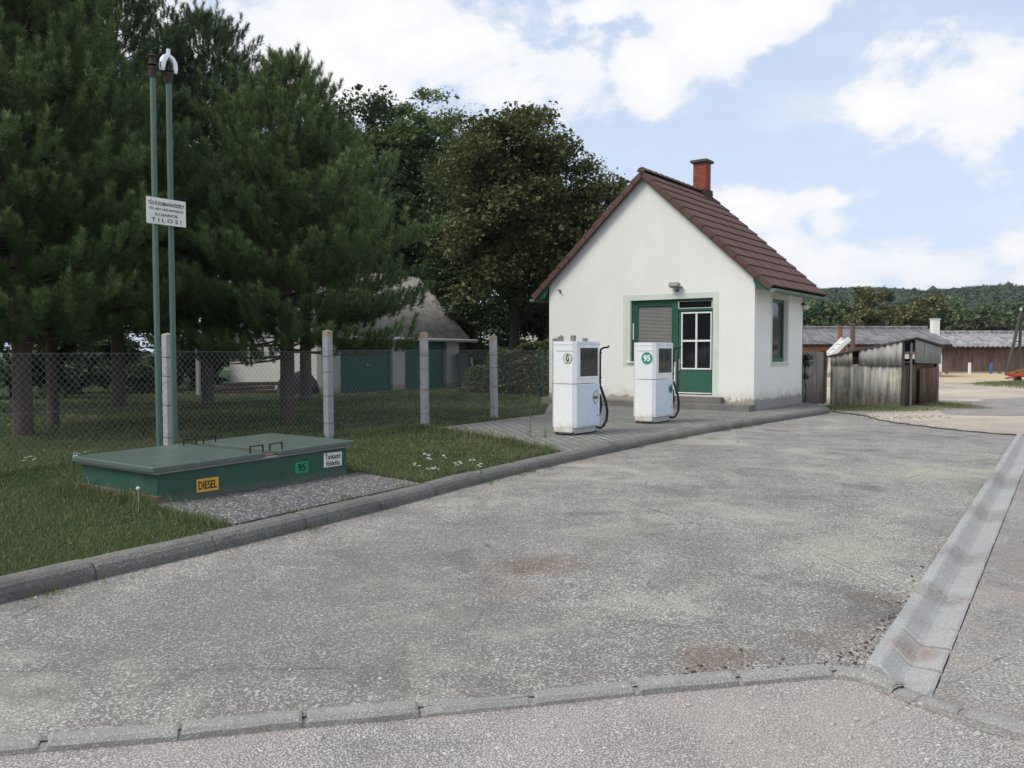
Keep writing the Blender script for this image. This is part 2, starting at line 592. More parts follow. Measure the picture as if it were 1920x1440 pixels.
def make_pavers():
    m, g, p = new_mat('paver_blocks')
    o = g.mapped(g.obj(), rot=(0, 0, R(36 + 90)))
    br = g.n('ShaderNodeTexBrick')
    wv = g.n('ShaderNodeVectorMath', operation='ADD')
    g.put(wv.inputs[0], o)
    wc = g.n('ShaderNodeCombineXYZ')
    g.put(wc.inputs[1], g.math('MULTIPLY_ADD', g.n('ShaderNodeTexWave').outputs[1], 0.0, 0.0))
    g.put(wv.inputs[1], wc.outputs[0])
    g.put(br.inputs['Vector'], o)
    br.inputs['Scale'].default_value = 1.0
    br.inputs['Brick Width'].default_value = 0.225
    br.inputs['Row Height'].default_value = 0.125
    br.inputs['Mortar Size'].default_value = 0.017
    br.inputs['Mortar Smooth'].default_value = 0.35
    br.inputs['Bias'].default_value = 0.0
    br.inputs['Color1'].default_value = (0.24, 0.235, 0.215, 1)
    br.inputs['Color2'].default_value = (0.33, 0.32, 0.295, 1)
    br.inputs['Mortar'].default_value = (0.05, 0.05, 0.042, 1)
    ob = g.obj()
    a = g.noise(ob, 0.9, 6, 0.65)
    b = g.noise(ob, 40, 4, 0.7)
    c = g.mix(g.step(a, 0.38, 0.68, 0, 0.65), br.outputs[0], (0.17, 0.168, 0.15))
    c = g.mix(g.step(g.noise(g.mapped(ob, loc=(7, 3, 0)), 1.4, 6, 0.7), 0.56, 0.7, 0, 0.6), c, (0.42, 0.40, 0.31))
    c = g.mix(g.step(b, 0.4, 0.8, 0, 0.4), c, (0.14, 0.135, 0.12))
    fin(g, p, c, 0.9, g.bump(g.math('ADD', g.math('SUBTRACT', 1.0, br.outputs[1]), g.math('MULTIPLY', b, 0.15)), 0.9, 0.012), 0, 0.15)


make_pavers()


def make_plaster(name, col, dirt_top=None, zlo=0.3, zhi=0.9):
    m, g, p = new_mat(name)
    o = g.obj()
    a = g.noise(o, 1.1, 6, 0.65)
    b = g.noise(o, 45, 4, 0.7)
    st = g.noise(g.mapped(o, (7, 7, 0.35)), 1.3, 5, 0.6)
    sx = g.n('ShaderNodeSeparateXYZ')
    g.put(sx.inputs[0], o)
    c = g.mix(a, tuple(x * 0.93 for x in col), col)
    c = g.mix(g.step(st, 0.52, 0.8, 0, 0.11), c, tuple(x * 0.72 for x in col))
    c = g.mix(g.step(g.noise(g.mapped(o, loc=(3, 1, 5)), 0.8, 5, 0.6), 0.52, 0.60, 0, 0.25), c, tuple(min(.9, x * 1.06) for x in col))
    c = g.mix(g.step(g.noise(o, 11, 3, 0.5), 0.715, 0.73, 0, 0.35), c, (0.30, 0.29, 0.26))
    # splash-back stains and flaking at the foot of the wall
    low = g.math('ADD', sx.outputs[2], g.math('MULTIPLY_ADD', g.noise(o, 3.0, 7, 0.7), 0.75, -0.30))
    c = g.mix(g.step(low, zhi, zlo, 0, 0.75), c, (0.50, 0.46, 0.36))
    flake = g.math('ADD', sx.outputs[2], g.math('MULTIPLY_ADD', g.noise(o, 6.5, 7, 0.75), 0.62, -0.29))
    c = g.mix(g.step(flake, 0.30, 0.25, 0, 0.9), c, (0.33, 0.29, 0.23))
    fin(g, p, c, 0.9, g.bump(g.math('ADD', a, g.math('MULTIPLY', b, 0.5)), 0.25, 0.012), 0, 0.15)


make_plaster('house_plaster', (0.82, 0.81, 0.765), zlo=0.18, zhi=0.62)
make_plaster('shade_plaster', (0.50, 0.49, 0.465), zlo=0.1, zhi=0.8)  # white plaster darkened, shade under the trees is put into its colour
painted('surround_paint', (0.60, 0.645, 0.565), 0.8, amount=0.25)
plain('house_plinth', (0.30, 0.295, 0.275), 0.9)


def make_roof_tile():
    m, g, p = new_mat('roof_tile')
    o = g.obj()
    a = g.noise(o, 2.0, 5, 0.6)
    b = g.noise(o, 60, 3, 0.7)
    c = g.mix(a, (0.060, 0.030, 0.024), (0.125, 0.064, 0.050))
    v = g.vor(g.mapped(o, (3.3, 1.0, 0.01)), 1.0)
    c = g.mix(g.math('MULTIPLY', v.outputs['Distance'], 0.25), c, (0.16, 0.10, 0.085))
    c = g.mix(g.step(g.noise(o, 5, 6, 0.7), 0.62, 0.75, 0, 0.5), c, (0.19, 0.16, 0.13))
    fin(g, p, c, 0.55, g.bump(b, 0.25, 0.004), 0, 0.35)


make_roof_tile()


def make_brick(name, c1, c2, mort, w=0.25, h=0.075, axis='x'):
    m, g, p = new_mat(name)
    o = g.obj()
    sx = g.n('ShaderNodeSeparateXYZ')
    g.put(sx.inputs[0], o)
    cb = g.n('ShaderNodeCombineXYZ')
    g.put(cb.inputs[0], g.math('ADD', sx.outputs[0], sx.outputs[1]))
    g.put(cb.inputs[1], sx.outputs[2])
    br = g.n('ShaderNodeTexBrick')
    g.put(br.inputs['Vector'], cb.outputs[0])
    br.inputs['Scale'].default_value = 1
    br.inputs['Brick Width'].default_value = w
    br.inputs['Row Height'].default_value = h
    br.inputs['Mortar Size'].default_value = 0.014
    br.inputs['Color1'].default_value = (*c1, 1)
    br.inputs['Color2'].default_value = (*c2, 1)
    br.inputs['Mortar'].default_value = (*mort, 1)
    c = g.mix(g.step(g.noise(o, 9, 5, 0.7), 0.5, 0.8, 0, 0.6), br.outputs[0], tuple(x * 0.45 for x in c1))
    fin(g, p, c, 0.85, g.bump(g.math('SUBTRACT', 1.0, br.outputs[1]), 0.6, 0.01), 0, 0.2)


make_brick('chimney_brick', (0.42, 0.088, 0.048), (0.30, 0.060, 0.036), (0.11, 0.075, 0.06))
make_brick('shed_brick', (0.50, 0.19, 0.09), (0.42, 0.15, 0.075), (0.35, 0.28, 0.22))

painted('green_paint', (0.020, 0.100, 0.062), 0.42, dirt=(0.10, 0.12, 0.08), amount=0.5)
painted('door_green', (0.034, 0.115, 0.077), 0.45, dirt=(0.16, 0.17, 0.13), amount=0.4)
painted('garage_green', (0.012, 0.105, 0.078), 0.55, dirt=(0.08, 0.10, 0.08), amount=0.5)
painted('tank_green', (0.026, 0.088, 0.060), 0.42, dirt=(0.11, 0.13, 0.09), amount=0.7, scale=4, foot=0.10)
painted('pipe_green', (0.085, 0.150, 0.120), 0.5, dirt=(0.16, 0.17, 0.15), amount=0.8, scale=5)
painted('gutter_green', (0.115, 0.19, 0.135), 0.5, dirt=(0.22, 0.20, 0.16), amount=0.8)
painted('white_metal', (0.78, 0.78, 0.75), 0.35, dirt=(0.42, 0.38, 0.30), amount=0.45)
painted('pump_white', (0.84, 0.845, 0.84), 0.28, dirt=(0.42, 0.36, 0.27), amount=0.6, scale=3, spec=0.5, foot=0.22)
painted('pump_sky_tint', (0.60, 0.70, 0.80), 0.28, dirt=(0.40, 0.38, 0.33), amount=0.35, scale=3, spec=0.5)  # pump paint tinted blue: skylight on the unlit faces is in the colour
painted('pump_base', (0.50, 0.51, 0.50), 0.5, dirt=(0.20, 0.13, 0.08), amount=0.9, scale=8)
painted('sign_white', (0.78, 0.78, 0.72), 0.5, dirt=(0.35, 0.28, 0.18), amount=0.6, scale=9)
painted('sign_yellow', (0.72, 0.40, 0.055), 0.45, amount=0.3)
painted('sign_green', (0.015, 0.26, 0.115), 0.45, amount=0.3)
painted('badge_green', (0.02, 0.30, 0.22), 0.4, amount=0.15)
painted('badge_pale', (0.66, 0.66, 0.60), 0.5, amount=0.4)
plain('letter_black', (0.012, 0.012, 0.013), 0.6)
plain('letter_white', (0.85, 0.86, 0.86), 0.5)
plain('hose_rubber', (0.014, 0.014, 0.015), 0.45, spec=0.5)
plain('grey_metal', (0.24, 0.24, 0.235), 0.5, metal=0.4)
plain('dark_iron', (0.035, 0.028, 0.022), 0.7, metal=0.3)
plain('rusty_iron', (0.115, 0.055, 0.032), 0.85)
plain('rim_grey', (0.27, 0.26, 0.25), 0.7)
plain('pipe_rust', (0.055, 0.040, 0.032), 0.8)
plain('flue_brick', (0.24, 0.10, 0.065), 0.85)
plain('rusty_brown', (0.135, 0.085, 0.068), 0.85)
plain('aluminium', (0.70, 0.71, 0.72), 0.32, metal=0.9, spec=0.5)
plain('lamp_glass', (0.70, 0.71, 0.70), 0.25, spec=0.5)
plain('fence_wire', (0.25, 0.265, 0.27), 0.5, metal=0.3)
plain('dark_interior', (0.020, 0.020, 0.021), 0.9)
plain('grey_board', (0.085, 0.083, 0.078), 0.9)
plain('pale_board', (0.40, 0.37, 0.28), 0.9)
plain('dark_cover', (0.018, 0.020, 0.026), 0.55)
plain('red_paint', (0.38, 0.060, 0.028), 0.6)
plain('blue_paint', (0.07, 0.13, 0.28), 0.6)
plain('cut_wood', (0.20, 0.115, 0.055), 0.9)
plain('petal_white', (0.66, 0.66, 0.60), 0.8)
plain('weed_stem', (0.10, 0.13, 0.05), 0.8)
plain('cable_rubber', (0.06, 0.056, 0.052), 0.8)
plain('stone_rubble', (0.43, 0.41, 0.375), 0.95)
plain('clod_soil', (0.11, 0.070, 0.050), 0.95)
plain('register_grey', (0.30, 0.30, 0.31), 0.6)
plain('pump_display', (0.62, 0.63, 0.60), 0.5)
plain('blind_slat', (0.27, 0.265, 0.25), 0.6)
plain('pole_wood', (0.075, 0.068, 0.06), 0.9)

m, g, p = new_mat('post_concrete')
o = g.obj()
c = g.mix(g.noise(o, 14, 6, 0.7), (0.27, 0.265, 0.285), (0.50, 0.49, 0.50))
c = g.mix(g.step(g.noise(o, 5, 6, 0.7), 0.55, 0.68, 0, 0.7), c, (0.18, 0.18, 0.17))
sx = g.n('ShaderNodeSeparateXYZ')
g.put(sx.inputs[0], o)
c = g.mix(g.step(g.math('ADD', sx.outputs[2], g.math('MULTIPLY', g.noise(o, 11, 4), 0.25)), 1.84, 1.97, 0, 0.7), c, (0.33, 0.25, 0.10))
fin(g, p, c, 0.95, g.bump(g.noise(o, 70, 4), 0.5, 0.006), 0, 0.1)

m, g, p = new_mat('pane_glass')
fin(g, p, (0.012, 0.013, 0.015), 0.06, None, 0, 0.6)
m, g, p = new_mat('clear_glass')
fin(g, p, (0.05, 0.05, 0.055), 0.05, None, 0, 0.6)
_tr = g.n('ShaderNodeBsdfTransparent')
_tr.inputs[0].default_value = (0.80, 0.83, 0.84, 1)
_ms = g.n('ShaderNodeMixShader')
_ms.inputs[0].default_value = 0.62
g.link(p.outputs[0], _ms.inputs[1])
g.link(_tr.outputs[0], _ms.inputs[2])
g.link(_ms.outputs[0], [x for x in g.nt.nodes if x.type == 'OUTPUT_MATERIAL'][0].inputs[0])


def make_sheet(name, c1, c2, lich, amt, along=(1, 1, 0.25)):
    """weathered asbestos-cement / steel sheet"""
    m, g, p = new_mat(name)
    o = g.obj()
    a = g.noise(g.mapped(o, along), 3.2, 6, 0.65)
    b = g.noise(o, 1.1, 5, 0.6)
    c = g.mix(g.step(a, 0.34, 0.66), c1, c2)
    c = g.mix(g.step(b, 0.45, 0.62, 0, amt), c, lich)
    c = g.mix(g.step(g.noise(o, 7, 6, 0.7), 0.58, 0.75, 0, 0.5), c, tuple(x * 0.5 for x in c1))
    fin(g, p, c, 0.92, g.bump(g.noise(o, 50, 4), 0.35, 0.006), 0, 0.12)


make_sheet('garage_sheet', (0.215, 0.203, 0.183), (0.34, 0.322, 0.295), (0.30, 0.28, 0.23), 0.4, (1, 1, 1))
make_sheet('hut_sheet', (0.16, 0.15, 0.13), (0.52, 0.50, 0.445), (0.56, 0.50, 0.33), 0.7, (3.4, 3.4, 0.16))
make_sheet('hut_grey_sheet', (0.26, 0.258, 0.25), (0.44, 0.435, 0.42), (0.33, 0.31, 0.28), 0.4, (2.6, 2.6, 0.3))
make_sheet('fence_sheet', (0.17, 0.155, 0.14), (0.30, 0.28, 0.255), (0.25, 0.20, 0.15), 0.5, (2, 2, 0.3))
make_sheet('barn_sheet', (0.125, 0.12, 0.125), (0.225, 0.215, 0.22), (0.29, 0.28, 0.28), 0.4, (1.2, 0.25, 0.5))
make_sheet('pale_barn_sheet', (0.17, 0.165, 0.17), (0.36, 0.345, 0.345), (0.42, 0.41, 0.40), 0.5, (1.2, 0.25, 0.5))
make_sheet('barn_wall', (0.095, 0.060, 0.052), (0.165, 0.112, 0.098), (0.13, 0.105, 0.095), 0.5, (1.4, 1, 0.2))
make_sheet('hut_brown', (0.12, 0.075, 0.052), (0.24, 0.155, 0.11), (0.20, 0.175, 0.15), 0.4, (2.4, 2.4, 0.2))

m, g, p = new_mat('lid_paint')
o = g.obj()
a = g.noise(o, 2.4, 6, 0.65)
c = g.mix(a, (0.070, 0.108, 0.088), (0.105, 0.138, 0.118))
c = g.mix(g.step(g.noise(o, 5, 7, 0.7), 0.55, 0.72, 0, 0.5), c, (0.24, 0.25, 0.22))
c = g.mix(g.step(g.noise(g.mapped(o, (1, 1, 4)), 24, 5, 0.7), 0.645, 0.665, 0, 0.8), c, (0.42, 0.42, 0.38))
fin(g, p, c, 0.35, g.bump(g.noise(o, 60, 3), 0.05, 0.003), 0, 0.45)


def leafy(name, dark, light, odd, trans=0.15, rough=0.55):
    m, g, p = new_mat(name)
    at = g.n('ShaderNodeAttribute', attribute_name='tint')
    o = g.obj()
    t = g.math('ADD', g.math('MULTIPLY', at.outputs['Fac'], 0.75), g.math('MULTIPLY', g.noise(o, 0.55, 3), 0.35), clamp=True)
    c = g.ramp(t, [(0.0, dark), (0.55, light), (0.82, light), (1.0, odd)])
    fin(g, p, c, rough, None, 0, 0.25)
    if trans:
        tr = g.n('ShaderNodeBsdfTranslucent')
        g.put(tr.inputs[0], c)
        ms = g.n('ShaderNodeMixShader')
        ms.inputs[0].default_value = trans
        out = [x for x in g.nt.nodes if x.type == 'OUTPUT_MATERIAL'][0]
        g.link(p.outputs[0], ms.inputs[1])
        g.link(tr.outputs[0], ms.inputs[2])
        g.link(ms.outputs[0], out.inputs[0])


leafy('pine_needle', (0.042, 0.076, 0.026), (0.135, 0.195, 0.066), (0.25, 0.30, 0.125), 0.2, 0.5)
leafy('pine_needle_dark', (0.026, 0.050, 0.022), (0.080, 0.122, 0.052), (0.15, 0.19, 0.09), 0.1, 0.5)
leafy('oak_leaf', (0.056, 0.092, 0.030), (0.155, 0.215, 0.074), (0.23, 0.28, 0.12), 0.32)
leafy('walnut_leaf', (0.050, 0.062, 0.022), (0.125, 0.140, 0.048), (0.20, 0.185, 0.075), 0.25)
leafy('dark_leaf', (0.030, 0.048, 0.022), (0.068, 0.098, 0.042), (0.11, 0.14, 0.06), 0.25)
leafy('hedge_leaf', (0.065, 0.085, 0.032), (0.135, 0.158, 0.066), (0.24, 0.21, 0.10), 0.2)
leafy('far_green', (0.060, 0.088, 0.036), (0.115, 0.158, 0.062), (0.15, 0.19, 0.08), 0.2, 0.7)
leafy('far_olive', (0.090, 0.096, 0.036), (0.165, 0.168, 0.068), (0.20, 0.19, 0.085), 0.2, 0.7)
leafy('far_grey', (0.045, 0.052, 0.030), (0.080, 0.088, 0.05), (0.11, 0.11, 0.07), 0.2, 0.7)
leafy('hill_leaf', (0.026, 0.040, 0.022), (0.050, 0.068, 0.036), (0.08, 0.098, 0.045), 0.1, 0.8)
leafy('dry_leaf', (0.10, 0.06, 0.03), (0.20, 0.13, 0.07), (0.30, 0.22, 0.12), 0.1)
leafy('grass_blade', (0.070, 0.105, 0.034), (0.150, 0.188, 0.068), (0.32, 0.27, 0.15), 0.3, 0.6)

m, g, p = new_mat('bark')
o = g.obj()
c = g.mix(g.noise(g.mapped(o, (4, 4, 0.8)), 4, 6, 0.7), (0.040, 0.030, 0.024), (0.165, 0.125, 0.105))
fin(g, p, c, 0.95, g.bump(g.noise(g.mapped(o, (5, 5, 1.2)), 6, 6, 0.7), 0.9, 0.03), 0, 0.1)
m, g, p = new_mat('bark_dark')
o = g.obj()
c = g.mix(g.noise(g.mapped(o, (4, 4, 0.8)), 4, 6, 0.7), (0.016, 0.014, 0.012), (0.060, 0.052, 0.045))
fin(g, p, c, 0.95, g.bump(g.noise(g.mapped(o, (5, 5, 1.2)), 6, 6, 0.7), 0.9, 0.03), 0, 0.1)

# ------------------------------------------------------------------ site frame
AZ = R(36)
U = Vector((math.sin(AZ), math.cos(AZ), 0))       # along the forecourt, away from the viewer
VV = Vector((-math.cos(AZ), math.sin(AZ), 0))     # to the left of that
RZ = math.pi / 2 - AZ                             # turns local x onto U, local y onto VV
PZ = 0.12                                         # platform / lawn kerb height

KB = [(-6.2, -0.4), (-4.75, 2.3), (-3.142, 5.18), (-2.172, 6.75), (-1.163, 8.45), (-.55, 9.62), (.279, 11.05), (1.36, 12.72), (3.2, 15.40), (5.15, 17.85), (7.70, 20.95)]


def smooth_line(pts, step):
    """Catmull-Rom through pts, resampled at about equal steps"""
    P = [Vector((*q[:2], 0)) for q in pts]
    P = [P[0] * 2 - P[1]] + P + [P[-1] * 2 - P[-2]]
    out = []
    for i in range(1, len(P) - 2):
        for k in range(24):
            t = k / 24
            a, b, c_, d_ = P[i - 1], P[i], P[i + 1], P[i + 2]
            out.append(0.5 * ((2 * b) + (c_ - a) * t + (2 * a - 5 * b + 4 * c_ - d_) * t * t + (3 * b - a - 3 * c_ + d_) * t ** 3))
    out.append(P[-2])
    res = [out[0]]
    acc = 0
    for i in range(1, len(out)):
        acc += (out[i] - out[i - 1]).length
        if acc >= step:
            res.append(out[i])
            acc = 0
    if (res[-1] - out[-1]).length > step * 0.3:
        res.append(out[-1])
    return res


def offset_line(P, d):
    """d > 0 moves to the left of the walking direction"""
    out = []
    for i in range(len(P)):
        t = (P[min(i + 1, len(P) - 1)] - P[max(i - 1, 0)]).normalized()
        out.append(P[i] + Vector((-t.y, t.x, 0)) * d)
    return out


KL = smooth_line(KB, 0.12)
KERB_BACK = offset_line(KL, 0.17)


def sheet(name, poly, z, mat, thick=None):
    mb = MB()
    if thick:
        mb.prism(poly, z - thick, z)
    else:
        tri = tessellate_polygon([[Vector((x, y, 0)) for x, y in poly]])
        mb.add([(x, y, z) for x, y in poly], [tuple(t) for t in tri])
    return structure(mb.build(name, mat))


# ------------------------------------------------------------------ ground, roads, kerbs
GROUND_Z = -0.11
sheet('ground', [(-1800, -200), (1800, -200), (1800, 2200), (-1800, 2200)], GROUND_Z, 'ground_soil')
FK = [(-5.6, 2.42), (-4.0, 2.83), (-2.02, 3.31), (-1.438, 3.428), (-.982, 3.545), (-.519, 3.64), (-.036, 3.745), (.417, 3.862), (.855, 3.962), (1.314, 4.062), (1.58, 4.10)]
GD = Vector((7.43, 11.33, 0)).normalized()
GN = Vector((GD.y, -GD.x, 0))
G0 = Vector((1.735, 4.125, 0))
GL = 13.8
G1 = G0 + GD * GL

apron = [(p.x, p.y) for p in KL if p.y > 1.5] + [(8.2, 21.6), (8.15, 18.6), (8.5, 16.9), (9.0, 15.9), (G1.x + .03, G1.y)] + [(G0.x + .05, G0.y), (1.72, 4.02), (1.58, 4.09)] + list(reversed(FK[:-1])) 
apron = [q for i, q in enumerate(apron) if i == 0 or math.dist(q, apron[i - 1]) > 0.02]
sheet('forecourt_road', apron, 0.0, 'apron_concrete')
near_road = [(-14, -6), (14, -6), (14, 1.6), (3.6, 2.75), (2.75, 3.35), (2.15, 3.85), (1.86, 4.05), (1.45, 4.08)] + list(reversed(FK[:-1])) + [(-14, -1)]
sheet('road', near_road, -0.036, 'road_concrete')
_e0, _e1 = G0 - GD * .13 + GN * .316, G1 + GN * .316
right_road = [(1.70, 3.92), (1.95, 3.5), (2.55, 3.0), (3.4, 2.4), (14, 0.9), (30, 8), (20, 17.5), (_e1.x, _e1.y), (_e0.x, _e0.y)]
sheet('side_road', right_road, -0.030, 'side_concrete', 0.06)
yard = [(8.0, 21.6), (8.2, 18.6), (8.5, 16.9), (9.0, 15.8), (9.6, 15.4), (16, 15.5), (20, 12), (34, 6), (130, 20), (130, 76), (14, 74), (6, 60), (8, 34), (7.2, 26)]
sheet('yard', yard, -0.055, 'yard_dirt')

PAVE_A = Vector((1.12, 11.95, 0))
PAVE_B = Vector((-1.48, 15.75, 0))
kb_after = [(p.x, p.y) for p in KERB_BACK if p.y > 12.12]
pave = kb_after + [(7.95, 21.5), (8.05, 22.6), (8.4, 25.0), (6.6, 26.2), (1.1, 24.1), (0.72, 19.25), (-1.48, 15.75), (.74, 12.10)]
sheet('pavement', pave, PZ, 'paver_blocks', 0.2)
lawn = [(p.x, p.y) for p in KERB_BACK if p.y < 12.0] + [(.72, 12.06), (-1.5, 15.78), (0.70, 19.3), (1.08, 24.0), (7.0, 26.5), (4.0, 60), (-60, 70), (-60, -4), (-7, -4)]
sheet('lawn', lawn, PZ - 0.02, 'lawn_soil', 0.18)
pad = [(-3.40, 7.80), (-1.80, 9.93), (-1.05, 8.94), (-1.95, 7.25), (-2.30, 6.90)]
pad = [(-3.40, 7.86), (-1.80, 9.99), (-0.98, 9.17), (-1.55, 8.25), (-2.30, 6.97)]
sheet('concrete_pad', pad, PZ + 0.004, 'pad_concrete', 0.1)


def kerb_run(name, line, prof, joint, gap, mat, ends=(0, 0), jitter=0.006):
    """prof: (offset to the left of the line, z) cross-section, closed; stones separated by open joints"""
    L = [0]
    for i in range(1, len(line)):
        L.append(L[-1] + (line[i] - line[i - 1]).length)
    tot = L[-1]

    def at(s):
        s = min(max(s, 0), tot)
        i = 0
        while i < len(L) - 2 and L[i + 1] < s:
            i += 1
        f = (s - L[i]) / max(1e-6, L[i + 1] - L[i])
        p = line[i].lerp(line[i + 1], f)
        t = (line[i + 1] - line[i]).normalized()
        return p, Vector((-t.y, t.x, 0))
    mb = MB()
    s = 0
    rn = random.Random(len(line))
    while s < tot - 0.05:
        e = min(s + joint * rn.uniform(.97, 1.03), tot)
        k = max(2, int((e - s) / 0.12) + 1)
        dz, dn = rn.uniform(-jitter, jitter), rn.uniform(-jitter, jitter)
        vs, fs = [], []
        n = len(prof)
        a0, a1 = s + gap * rn.uniform(.35, .75), e - gap * rn.uniform(.35, .75)
        for i in range(k + 2):
            # rounded arrises at the stone's ends
            if i == 0 or i == k + 1:
                ss, sh = (a0 if i == 0 else a1), 0.005
            else:
                ss, sh = a0 + 0.012 + (a1 - a0 - 0.024) * (i - 1) / max(1, k - 1), 0
            p, nn = at(ss)
            cz = sum(q[1] for q in prof) / n
            co = sum(q[0] for q in prof) / n
            for (o_, z_) in prof:
                oo = o_ + (co - o_) * sh * 6 + dn + rn.uniform(-.002, .002)
                zz = z_ - (sh if z_ > cz else 0) + dz + rn.uniform(-.0025, .0025)
                q = p + nn * oo
                vs.append((q.x, q.y, zz))
        for i in range(k + 1):
            for j in range(n):
                j2 = (j + 1) % n
                fs.append((i * n + j, i * n + j2, (i + 1) * n + j2, (i + 1) * n + j))
        fs.append(tuple(range(n)))
        fs.append(tuple(range((k + 1) * n, (k + 2) * n)))
        mb.add(vs, fs)
        s = e
    # mortar bed showing in the joints
    vs, fs = [], []
    cz = max(q[1] for q in prof)
    co = sum(q[0] for q in prof) / len(prof)
    m_ = max(4, int(tot / .1))
    n = len(prof)
    for i in range(m_ + 1):
        p, nn = at(tot * i / m_)
        for (o_, z_) in prof:
            q = p + nn * (co + (o_ - co) * .93)
            vs.append((q.x, q.y, z_ - .016 * (1 if z_ > -.05 else 0)))
    for i in range(m_):
        for j in range(n):
            j2 = (j + 1) % n
            fs.append((i * n + j, i * n + j2, (i + 1) * n + j2, (i + 1) * n + j))
    mb.add(vs, fs)
    return structure(mb.build(name, mat))


kerb_run('kerb', KL, [(-.004, -.12), (-.004, .055), (.012, .092), (.045, .118), (.10, .126), (.165, .124), (.172, .10), (.172, -.12)], 1.0, .016, 'kerb_concrete')
# end of the kerb turns round the corner of the pavement
kerb_run('kerb', smooth_line([(7.72, 20.97), (7.98, 21.35), (8.10, 21.9), (8.22, 22.8), (8.55, 25.0)], 0.1), [(-.004, -.12), (-.004, .055), (.012, .092), (.045, .118), (.10, .126), (.165, .124), (.172, .10), (.172, -.12)], 1.0, .016, 'kerb_concrete')
fk = smooth_line([(-7.2, 2.0)] + FK + [(1.70, 4.05), (1.78, 3.90)], 0.08)
kerb_run('edge_kerb', fk, [(-.035, -.14), (-.035, -.014), (-.018, .003), (.015, .010), (.05, .007), (.062, -.006), (.062, -.14)], 0.50, .022, 'kerb_light', jitter=.008)

kerb_run('edge_kerb', smooth_line([(1.765, 3.93), (2.02, 3.60), (2.45, 3.17), (3.1, 2.66), (3.9, 2.1)], .08), [(-.035, -.14), (-.035, -.036), (-.018, -.022), (.015, -.013), (.05, -.015), (.062, -.022), (.062, -.14)], .34, .03, 'kerb_light', jitter=.007)


def gutter_run():
    mb = MB()
    rn = random.Random(4)
    prof = [(0.91 * a_, b_) for a_, b_ in [(0.0, -.12), (0.0, .022), (.012, .034), (.07, .036), (.085, .030), (.155, -.022), (.185, -.036), (.215, -.034), (.325, -.020), (.34, -.026), (.34, -.12)]]
    s = 0.0
    n = len(prof)
    while s < GL:
        e = s + 0.33
        dz, dn, tw = rn.uniform(-.002, .002), rn.uniform(-.002, .002), rn.uniform(-.002, .002)
        vs, fs = [], []
        st = [s + .008, s + .016, e - .016, e - .008]
        for i, ss in enumerate(st):
            for (o_, z_) in prof:
                # joints of the blocks run askew at the near end
                q = G0 + GD * (ss + tw * (1 if i > 1 else -1) - o_ * .42 * max(0, 1 - s / 1.0)) + GN * (o_ + dn)
                vs.append((q.x, q.y, z_ + dz - (.012 if i in (0, 3) else 0)))
        for i in range(3):
            for j in range(n):
                j2 = (j + 1) % n
                fs.append((i * n + j, i * n + j2, (i + 1) * n + j2, (i + 1) * n + j))
        fs += [tuple(range(n)), tuple(range(3 * n, 4 * n))]
        mb.add(vs, fs)
        s = e
    structure(mb.build('drain_channel', 'gutter_concrete'))


gutter_run()


# ------------------------------------------------------------------ scatter helpers
def rand_rot(n, rng):
    q = rng.normal(size=(n, 4))
    q /= np.linalg.norm(q, axis=1)[:, None]
    w, x, y, z = q.T
    M = np.empty((n, 3, 3))
    M[:, 0, 0] = 1 - 2 * (y * y + z * z); M[:, 0, 1] = 2 * (x * y - z * w); M[:, 0, 2] = 2 * (x * z + y * w)
    M[:, 1, 0] = 2 * (x * y + z * w); M[:, 1, 1] = 1 - 2 * (x * x + z * z); M[:, 1, 2] = 2 * (y * z - x * w)
    M[:, 2, 0] = 2 * (x * z - y * w); M[:, 2, 1] = 2 * (y * z + x * w); M[:, 2, 2] = 1 - 2 * (x * x + y * y)
    return M


def stones(name, pts, size, mat, rng, flat=0.6):
    """small irregular pebbles at pts (n,3)"""
    base = np.array([[1, 0, 0], [-1, 0, 0], [0, 1, 0], [0, -1, 0], [0, 0, 1], [0, 0, -1]], float)
    tri = np.array([[0, 2, 4], [2, 1, 4], [1, 3, 4], [3, 0, 4], [2, 0, 5], [1, 2, 5], [3, 1, 5], [0, 3, 5]])
    n = len(pts)
    sc_ = size * rng.lognormal(0, .45, n)
    P = base[None] * rng.uniform(.6, 1.2, (n, 6, 1))
    P = np.einsum('nij,nkj->nki', rand_rot(n, rng), P)
    P[:, :, 2] *= flat
    P = P * sc_[:, None, None] + pts[:, None, :]
    F = (tri[None] + (np.arange(n) * 6)[:, None, None]).reshape(-1, 3)
    return np_mesh(name, P.reshape(-1, 3), F, mat)


def in_poly(x, y, poly):
    ins = np.zeros(len(x), bool)
    j = len(poly) - 1
    for i in range(len(poly)):
        xi, yi = poly[i]
        xj, yj = poly[j]
        c_ = ((yi > y) != (yj > y)) & (x < (xj - xi) * (y - yi) / (yj - yi + 1e-12) + xi)
        ins ^= c_
        j = i
    return ins


